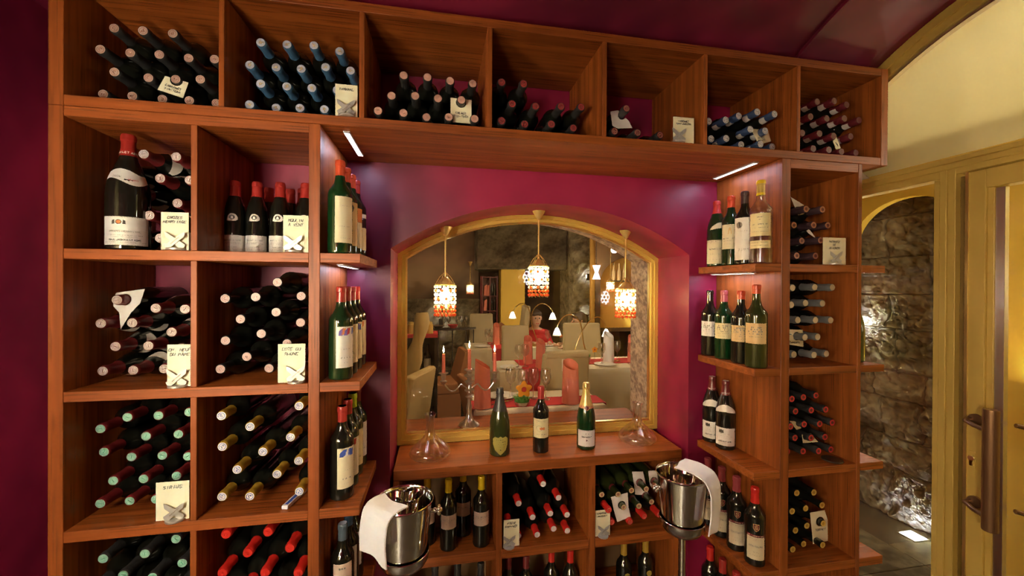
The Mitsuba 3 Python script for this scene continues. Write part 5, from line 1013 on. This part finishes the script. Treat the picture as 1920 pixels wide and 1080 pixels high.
for x, y, z, lb in [(.545, 2.56, TZ - .006, 'wine glass on the nearest table beside the flower number'), (.625, 2.60, TZ - .006, 'wine glass on the nearest table behind the red capped bottle'), (.700, 2.56, TZ - .006, 'wine glass on the nearest table right of the red capped bottle'), (.480, 2.66, TZ - .011, 'wine glass at the far edge of the nearest table'),
                    (.720, 3.58, TZ + .004, 'wine glass on the middle table, left of two'), (.785, 3.60, TZ + .006, 'wine glass on the middle table, right of two'), (.965, 3.66, TZ + .006, 'wine glass behind the near napkin of the middle table'), (1.55, 3.62, TZ + .002, 'wine glass left of the lit napkin on the right table'), (1.76, 3.72, TZ + .006, 'wine glass right of the lit napkin on the right table'), (1.84, 3.58, TZ, 'wine glass left of the end napkin on the right table'),
                    (.60, 5.00, TZ + .002, 'wine glass on the far left table, left of two'), (.66, 5.06, TZ + .006, 'wine glass on the far left table, right of two'), (1.38, 4.95, TZ - .018, 'wine glass in front of the person in red')]:
    wine_glass(x, y, z, lb)
plate_m = mikit.ply(lathe([(.0004, .004), (.075, .004), (.12, .016), (.122, .018), (.118, .0195), (.074, .008), (.0004, .008)], 32), 'label_white', smooth=40)
for x, y, z, lb in [(.645, 3.56, TZ, 'white plate on the near corner of the middle table'), (1.56, 3.56, TZ, 'white plate on the right table in front of the lit napkin'), (.52, 4.86, TZ, 'white plate on the far left table'), (1.36, 4.97 - .0, TZ - .019, 'white plate in front of the person in red'), (.42, 2.68, TZ - .011, 'white plate on the left of the nearest table')]:
    k = thing('plate', lb, 'plate', 'plates on the tables'); scene[k] = {**plate_m, 'to_world': T().translate([x, y, z + .001]).scale(.85)}
def fork(x, y, z, rz, label):
    m = cat([bb(-.004, .004, -.09, .04, .002, .005, .001)] + [bb(-.010 + .0055 * i, -.0075 + .0055 * i, .045, .095, .003, .005, .0005) for i in range(4)] + [bb(-.011, .010, .035, .048, .003, .005, .0008)]); single('fork', label, 'cutlery', m, 'chrome', T().translate([x, y, z]).rotate([0, 0, 1], rz))
fork(.36, 2.58, TZ - .005, -60, 'fork lying on the nearest table beside the left napkin'); fork(.40, 2.53, TZ - .005, -60, 'second fork lying on the nearest table beside the left napkin'); fork(.72, 3.50, TZ + .001, 70, 'fork on the plate side of the middle table')
fn = thing('table_number', 'orange flower shaped table number with red centre on the nearest table', 'table number')
fo = [(.046 * (1 + .20 * math.cos(5 * a)) * math.cos(a), .046 * (1 + .20 * math.cos(5 * a)) * math.sin(a)) for a in np.linspace(0, 2 * PI, 60, endpoint=False)]
rot90 = lambda pts: [(-b, a) for a, b in pts]
part(fn, 'petals', moved(extrude_y(Polygon(rot90(fo)), -.002, .002), .530, 2.46, .845), 'petal_orange'); part(fn, 'centre', moved(extrude_y(Polygon(circle_pts(.017)), -.0026, -.0021), .530, 2.46, .845), 'ink_red', label='red centre'); part(fn, 'stem', moved(cyl(.0025, .745, .80, 8), .530, 2.462), 'iron')
def grass_pot(x, y, z, r, h, label, blades=90):
    k = thing('grass_pot', label, 'potted plant', 'grass pots on the tables'); part(k, 'pot', moved(lathe([(0, 0), (r * .8, 0), (r, h), (r * .92, h), (r * .75, h * .8), (0, h * .8)], 20), x, y, z), 'silver', smooth=30)
    q = random.Random(int(x * 999)); ms = []
    for i in range(blades):
        a, rr = q.uniform(0, 2 * PI), r * .9 * math.sqrt(q.random()); L = q.uniform(.5, 1) * r * .9; l = q.uniform(0, 2 * PI)
        p0 = np.array([rr * math.cos(a), rr * math.sin(a), h * .8]); p1 = p0 + [L * .35 * math.cos(l), L * .35 * math.sin(l), L * .8]; p2 = p1 + [L * .4 * math.cos(l), L * .4 * math.sin(l), L * .1]; ms.append(tube([p0, p1, p2], [.0022, .0018, .0006], 4))
    part(k, 'grass', moved(cat(ms), x, y, z), 'leaf_green', kind='stuff')
grass_pot(.520, 2.475, TZ - .006, .050, .022, 'flat pot of green grass below the flower number on the nearest table', 140)
grass_pot(1.43, 3.70, TZ + .005, .040, .060, 'small silver pot of green grass on the right table')
grass_pot(1.30, 4.955, TZ - .019, .030, .05, 'small pot with a green plant before the person in red', 50)
def flower(x, y, z, label, m='petal_orange', s=.6):
    k = thing('table_number', label, 'table number'); part(k, 'petals', moved(extrude_y(Polygon([(a * s, b * s) for a, b in rot90(fo)]), -.002, .002), x, y, z), m); part(k, 'centre', moved(extrude_y(Polygon(circle_pts(.010)), -.0026, -.0021), x, y, z), 'ink_red'); part(k, 'stem', moved(cyl(.002, z - .10, z - .02, 6), x, y + .001), 'iron')
flower(1.545, 3.78, .865, 'small orange flower table number on the right table'); flower(1.62 - .06, 4.96, .86, 'small red orange flower table number on the far table', 'ink_orange', .5)
# ------------------------------------------------------------------ covered chairs
def chair(x, y, rz, label, m='chair_beige', top=1.02, w=.46, roll=True):
    """a chair in a fitted cloth cover: its back towards -y at rz = 0"""
    k = thing('chair', label, 'chair'); tw = T().translate([x, y, 0]).rotate([0, 0, 1], rz)
    def slab(pts, th): return [(p, th) for p in pts]
    bk = m3.Manifold.batch_hull([m3.Manifold.sphere(.022, 10).translate(p) for p in [(-w / 2 + .02, .03, .44), (w / 2 - .02, .03, .44), (-w / 2 + .035, -.045, top - .03), (w / 2 - .035, -.045, top - .03), (-w / 2 + .02, .07, .44), (w / 2 - .02, .07, .44), (-w / 2 + .035, -.02, top - .03), (w / 2 - .035, -.02, top - .03)]])
    part(k, 'back_cover', to_tri(bk), m, tw, smooth=40)
    if roll: part(k, 'rolled_top', tube([(-w / 2 + .03, -.050, top - .02), (w / 2 - .03, -.050, top - .02)], .030, 12), m, tw, smooth=40)
    part(k, 'seat_cover', to_tri(m3.Manifold.batch_hull([m3.Manifold.sphere(.02, 10).translate(p) for p in [(-w / 2 + .02, .06, .44), (w / 2 - .02, .06, .44), (-w / 2 + .02, .46, .44), (w / 2 - .02, .46, .44), (-w / 2 + .02, .06, .36), (w / 2 - .02, .06, .36), (-w / 2 + .02, .46, .36), (w / 2 - .02, .46, .36)]])), m, tw, smooth=40)
    part(k, 'skirt', bb(-w / 2 + .005, w / 2 - .005, .045, .475, RF + .08, .365, .01), m, tw)
    for a in (-w / 2 + .04, w / 2 - .04):
        for b in (.09, .44): part(k, 'leg', bb(a - .018, a + .018, b - .018, b + .018, RF, RF + .08), 'black_wood', tw)
    return k
c1 = chair(.96, 2.96, 4, 'beige covered chair with rolled top edge standing behind the nearest table', top=1.00, w=.40)
part(c1, 'note', bb(-.05, .01, -.074, -.073, .86, .95, .0002), 'white_paper', T().translate([.96, 2.96, 0]).rotate([0, 0, 1], 4), label='small paper note pinned to the chair back')
chair(.86, 4.46, 180, 'beige covered chair behind the middle table, before the yellow pier', top=1.06, w=.34, roll=False)
chair(1.70, 4.56, 174, 'beige covered chair behind the right table, left of the gooseneck lamp', top=1.07, w=.48, roll=False)
chair(.60, 5.76, 180, 'beige covered chair at the far side of the far left table', top=1.11, w=.36, roll=False)
chair(1.09, 5.10, 90, 'narrow beige chair back beside the yellow pier', top=1.26, w=.30, roll=False)
chair(-.155, 2.78, 68, 'cream covered chair close to the window, far left', 'chair_cream', top=.93, w=.42, roll=False)
chair(.24, 2.98, -75, 'brown salmon chair with its back to the near candelabrum', 'chair_brown', top=.82, w=.42, roll=False)
chair(.24, 4.50, 100, 'brown chair beside the far left table', 'chair_brown', top=.80, w=.42, roll=False)
dc = [(-.16 + .05 * math.sin(5 * t + 1.2) * .6 - .02 * t, 3.02 + .03 * math.cos(9 * t), 1.30 - .62 * t) for t in np.linspace(0, 1, 24)]
single('draped_cloth', 'cream draped cloth column at the left edge of the window', 'cloth', tube(dc, [.035 + .022 * (.5 + .5 * math.sin(14 * t)) + .02 * t for t in np.linspace(0, 1, 24)], 12), 'chair_cream', smooth=50)
# ------------------------------------------------------------------ cabinet, console, shelf
cb = thing('side_cabinet', 'dark side cabinet with a red top near the left edge of the window', 'cabinet')
part(cb, 'top', bb(-.40, -.02, 3.9, 4.25, 1.00, 1.03), 'runner_red'); part(cb, 'side', bb(-.40, -.37, 3.9, 4.25, RF, 1.0), 'black_wood'); part(cb, 'side', bb(-.05, -.02, 3.9, 4.25, RF, 1.0), 'black_wood'); part(cb, 'back', bb(-.37, -.05, 4.22, 4.25, RF, 1.0), 'black_wood'); part(cb, 'shelf', bb(-.37, -.05, 3.92, 4.22, .60, .62), 'black_wood'); part(cb, 'shelf', bb(-.37, -.05, 3.92, 4.22, .22, .24), 'black_wood')
jar = mikit.ply(lathe([(0, 0), (.035, 0), (.035, .09), (.026, .10), (.026, .115), (0, .115)], 16), 'cap_gold', smooth=35)
for i, x in enumerate((-.28, -.19, -.10)): k = thing('jar', f'amber glass jar on the red topped cabinet, {ORD[i]} from left', 'jar', 'jars on the side cabinet'); scene[k] = {**jar, 'to_world': T().translate([x, 4.02, 1.03])}
stand(make_bottle('bordeaux', 'glass_dark', 'cap_black', .05, None, None, 1, [label_part(bx, 'label_white', .07, .16, 1.2)]), -.12, 4.05, .62, 'dark bottle with white label inside the side cabinet of the restaurant')
cs = thing('console_table', 'half round iron console table before the rough stone wall', 'table')
hm = Polygon([(.34 * math.cos(a), -.22 * math.sin(a)) for a in np.linspace(0, PI, 28)]); tp = trimesh.creation.extrude_polygon(hm, .02, engine='earcut'); part(cs, 'top', moved(tp, .17, 5.64, .90), 'iron'); part(cs, 'lower_top', moved(tp, .17, 5.64, .30), 'iron')
for a in np.linspace(.25, PI - .25, 5): part(cs, 'leg', moved(cyl(.007, RF, .90, 8), .17 + .31 * math.cos(a), 5.64 - .20 * math.sin(a)), 'iron')
for i, (x, y) in enumerate([(.06, 5.54), (.12, 5.50), (.24, 5.51), (.30, 5.56), (.36, 5.58)]): wine_glass(x, y, .921, f'wine glass on the half round console, {ORD[i]} from left', .8)
bowl = mikit.ply(lathe([(0, 0), (.03, 0), (.085, .035), (.083, .037), (.03, .006), (0, .005)], 24), 'silver', smooth=40)
k = thing('bowl', 'silver bowl on the half round console table', 'bowl'); scene[k] = {**bowl, 'to_world': T().translate([-.02, 5.54, .921])}
k = thing('bowl', 'reddish bowl on the half round console table', 'bowl'); scene[k] = {**mikit.ply(lathe([(0, 0), (.03, 0), (.075, .045), (.073, .047), (.03, .006), (0, .005)], 24), 'runner_red', smooth=40), 'to_world': T().translate([.18, 5.54, .921])}
bs = thing('shelf', 'tall dark red shelf with salmon folders and bottles, left of the yellow pier', 'shelf')
for x in (.64, .755, .865): part(bs, 'upright', bb(x - .008, x + .008, 6.0, 6.3, RF, 1.66), 'cap_darkred')
part(bs, 'back', bb(.64, .865, 6.28, 6.30, RF, 1.66), 'cap_darkred')
ZB = [.62, .90, 1.13, 1.36, 1.65]
for z in ZB: part(bs, 'board', bb(.648, .857, 6.0, 6.28, z - .012, z), 'cap_darkred')
fm = mikit.ply(extrude_y(Polygon([(-.022, 0), (.022, 0), (.026, .17), (-.010, .15)]), -.06, .06), 'napkin_salmon')
for i, (x, z) in enumerate([(.685, 1.36), (.730, 1.36), (.685, 1.13), (.690, .90), (.688, .62)]): k = thing('menu_folder', f'salmon menu folder on the tall shelf, {ORD[i]} from the top', 'folder', 'menu folders on the tall shelf'); scene[k] = {**fm, 'to_world': T().translate([x, 6.08, z])}
sb = mikit.ply(lathe([(0, 0), (.024, 0), (.024, .11), (.009, .15), (.009, .19), (0, .19)], 12), 'glass_dark', smooth=35)
for i, (x, z) in enumerate([(.79, 1.36), (.835, 1.36), (.79, 1.13), (.835, 1.13), (.79, .90), (.835, .90), (.725, .90), (.79, .62), (.835, .62)]): k = thing('shelf_bottle', f'dark bottle on the tall shelf of the restaurant, {ORD[i]} from the top', 'bottle', 'bottles on the tall shelf'); scene[k] = {**sb, 'to_world': T().translate([x, 6.08, z])}
# ------------------------------------------------------------------ gooseneck lamps
def goose(pts, label, r=.045, p=1.0, base=None):
    k = thing('gooseneck_lamp', label, 'lamp', 'gooseneck lamps in the restaurant')
    P = np.array(pts, float); d = np.r_[0, np.cumsum(np.linalg.norm(np.diff(P, axis=0), axis=1))]; from scipy.interpolate import CubicSpline
    Q = CubicSpline(d, P)(np.linspace(0, d[-1], 40)); part(k, 'stem', tube(Q, .006, 8), 'brass', smooth=40)
    e = Q[-1]; part(k, 'base', moved(lathe([(0, 0), (.06, 0), (.06, .008), (.012, .02), (0, .02)], 20), *Q[0]), 'brass', smooth=40)
    sh = lathe([(.012, 0), (.020, -.01), (.034, -.045), (.050, -.085), (.047, -.085), (.030, -.042), (.016, -.008)], 18); sh.apply_scale(r / .045); sh.apply_translation(e); part(k, 'shade', sh, 'bead_clear', smooth=40)
    b = ico(.024 * r / .045, 2); b.apply_translation(e + np.array([0, 0, -.045 * r / .045])); glow(k, 'bulb', b, L_REST * 3 * p, L_REST * 2.3 * p, L_REST * 1.3 * p)
goose([(1.22, 4.98, .735), (1.13, 4.95, 1.0), (1.12, 4.9, 1.20), (1.02, 4.85, 1.29), (.92, 4.8, 1.24), (.885, 4.8, 1.19)], 'gooseneck lamp bending left in front of the yellow pier')
goose([(1.26, 4.97, .735), (1.16, 4.9, 1.0), (1.17, 4.85, 1.22), (1.26, 4.8, 1.29), (1.35, 4.75, 1.24), (1.37, 4.7, 1.18)], 'gooseneck lamp bending right beside the person in red')
goose([(1.72, 4.10, .60), (1.62, 4.1, .72), (1.54, 4.1, .92), (1.48, 4.1, 1.15), (1.38, 4.1, 1.20), (1.27, 4.1, 1.12), (1.245, 4.1, 1.06)], 'looped gooseneck lamp bending left above the right chair')
goose([(1.48, 4.08, .60), (1.43, 4.08, .72), (1.49, 4.08, .95), (1.60, 4.08, 1.12), (1.72, 4.08, 1.17), (1.78, 4.08, 1.10), (1.80, 4.08, 1.04)], 'looped gooseneck lamp bending right above the right chair')
# ------------------------------------------------------------------ candelabrum with candles on the sill
cx, cy, cz = .160, 2.16, .740
cd = thing('candelabrum', 'silver three armed candelabrum standing on the sill behind the glass', 'candelabrum')
part(cd, 'stem', moved(lathe([(0, 0), (.055, 0), (.058, .006), (.050, .014), (.030, .028), (.020, .045), (.013, .075), (.017, .10), (.010, .125), (.010, .150), (.022, .158), (.012, .168), (.014, .18), (.026, .192), (.026, .198), (.014, .206), (.010, .222), (.018, .232), (.026, .240), (.012, .25), (.013, .262), (.028, .272), (.028, .276), (.013, .284), (.015, .296), (.028, .304), (.028, .308), (.010, .309), (0, .306)], 32), cx, cy, cz), 'silver', smooth=40)
for s in (-1, 1):
    t = np.linspace(0, 1, 24); arm = np.stack([cx + s * (.014 + .125 * t), cy + 0 * t, cz + .205 + .020 * np.sin(PI * t * 1.0) - .055 * np.sin(PI * np.clip((t - .25) / .75, 0, 1)) + .035 * t], -1)
    part(cd, 'arm', tube(arm, .0042, 8), 'silver', smooth=40)
    part(cd, 'candle_cup', moved(lathe([(0, -.012), (.006, -.010), (.018, .004), (.020, .008), (.010, .014), (.014, .030), (.013, .044), (.026, .050), (.026, .053), (.010, .054), (0, .052)], 24), *arm[-1]), 'silver', smooth=40)
    ends = arm[-1]
    if s < 0: eL = ends
    else: eR = ends
for p, hh, lb in [((eL[0], eL[1], eL[2] + .0545), .100, 'salmon candle in the left cup of the candelabrum'), ((cx, cy, cz + .3095), .108, 'salmon candle in the middle of the candelabrum'), ((eR[0], eR[1], eR[2] + .0545), .098, 'salmon candle in the right cup of the candelabrum')]:
    k = thing('candle', lb, 'candle', None); part(k, 'wax', moved(lathe([(0, 0), (.0105, 0), (.0085, hh), (.006, hh + .001), (0, hh - .002)], 18), *p), 'candle_wax', smooth=40)
    part(k, 'wick', moved(cyl(.0008, hh - .002, hh + .010, 6), *p), 'ink')
    fl_ = lathe([(.0005, 0), (.004, .006), (.0058, .013), (.0045, .022), (.002, .032), (.0004, .040)], 12); glow(k, 'flame', moved(fl_, p[0], p[1], p[2] + hh + .006), 60, 36, 9)
# ------------------------------------------------------------------ guests
def guest(x, y, rz, label, top_m, lean=.15, hair='hair_dark', s=1.0):
    """seated figure facing -y before rotation; origin on the floor below the hips"""
    k = thing('person', label, 'person'); tw = T().translate([x, y, RF]).rotate([0, 0, 1], rz).scale(s)
    J = dict(hip=(0, 0, .50), ch=(0, -.10 * lean / .15, .86), nk=(0, -.14 * lean / .15, 1.02), hd=(0, -.17 * lean / .15 - .01, 1.15))
    def fuse(segs, res=.02):
        M = m3.Manifold.batch_boolean([hull(sg, 14) for sg in segs], m3.OpType.Add).refine_to_length(res); t = to_tri(M); t.merge_vertices(); trimesh.smoothing.filter_taubin(t, iterations=8); return t
    hd = np.array(J['hd']); ch = np.array(J['ch']); nk = np.array(J['nk'])
    hands = []
    segs = [[(hd + [0, .01, .035], .082), (hd + [0, -.015, -.045], .058)], [(hd + [0, -.085, -.005], .012), (hd + [0, -.075, .02], .010)], [(nk + [0, 0, -.03], .052), (hd + [0, .01, -.05], .05)]]
    for sg in (-1, 1):
        segs.append([(hd + [sg * .080, .015, -.005], .012), (hd + [sg * .080, .02, .02], .014)])
        el = ch + [sg * .26, -.12, -.22]; wr = np.array([sg * .12, -.40, .90 - .05])
        segs += [[(ch + [sg * .165, .0, .08], .048), (el, .040)], [(el, .038), (wr, .027)], [(wr, .026), (wr + [-sg * .02, -.07, 0], .030)]]
        for i in range(4): b = wr + [-sg * (.035 - .018 * i), -.085, 0]; segs.append([(b, .009), (b + [0, -.04 - .006 * (1.5 - abs(i - 1.5)), -.012], .0075)])
        segs.append([(wr + [sg * .012 - sg * .06, -.04, .0], .011), (wr + [-sg * .075, -.075, -.005], .009)])
        segs += [[((sg * .10, 0, .50), .085), ((sg * .12, -.42, .50), .060)], [((sg * .12, -.42, .50), .058), ((sg * .12, -.40, .09), .040)], [((sg * .12, -.38, .05), .040), ((sg * .12, -.56, .03), .030)]]
    segs += [[((-.09, 0, .48), .10), ((.09, 0, .48), .10), (ch + [-.10, 0, 0], .10), (ch + [.10, 0, 0], .10)], [(ch + [-.15, 0, .07], .06), (ch + [.15, 0, .07], .06), (nk + [0, 0, -.02], .06)]]
    body = fuse(segs); part(k, 'body', body, 'skin', tw, smooth=True)
    shirt = [[((-.09, 0, .46), .112), ((.09, 0, .46), .112), (ch + [-.10, 0, 0], .112), (ch + [.10, 0, 0], .112)], [(ch + [-.15, 0, .07], .070), (ch + [.15, 0, .07], .070), (nk + [0, 0, -.04], .066)]]
    for sg in (-1, 1): el = ch + [sg * .26, -.12, -.22]; wr = np.array([sg * .12, -.40, .85]); shirt += [[(ch + [sg * .165, .0, .08], .060), (el, .051)], [(el, .050), (wr + [sg * .02, .03, 0], .038)]]
    part(k, 'jumper', fuse(shirt), top_m, tw, smooth=True)
    tr = []
    for sg in (-1, 1): tr += [[((sg * .10, 0, .49), .100), ((sg * .12, -.42, .50), .072)], [((sg * .12, -.42, .50), .070), ((sg * .12, -.40, .10), .052)]]
    part(k, 'trousers', fuse(tr), 'black_wood', tw, smooth=True)
    part(k, 'hair', fuse([[(hd + [0, .022, .050], .088), (hd + [0, .045, -.045], .075)], [(hd + [-.035, -.040, .078], .036), (hd + [.035, -.040, .078], .036), (hd + [0, .02, .075], .065)]]), hair, tw, smooth=True)
    for sg in (-1, 1): part(k, 'eye', moved(ico(.010, 2), *(hd + [sg * .028, -.066, .018])), 'ink', tw)
    part(k, 'mouth', moved(bb(-.018, .018, -.003, .003, -.004, .004), *(hd + [0, -.070, -.055])), 'runner_red', tw)
    return k
guest(1.30, 5.50, 4, 'person in a red jumper seated at the far table', 'red_knit')
guest(1.98, 4.82, -90, 'person in a grey jumper leaning over the far table', 'grey_knit', .2)
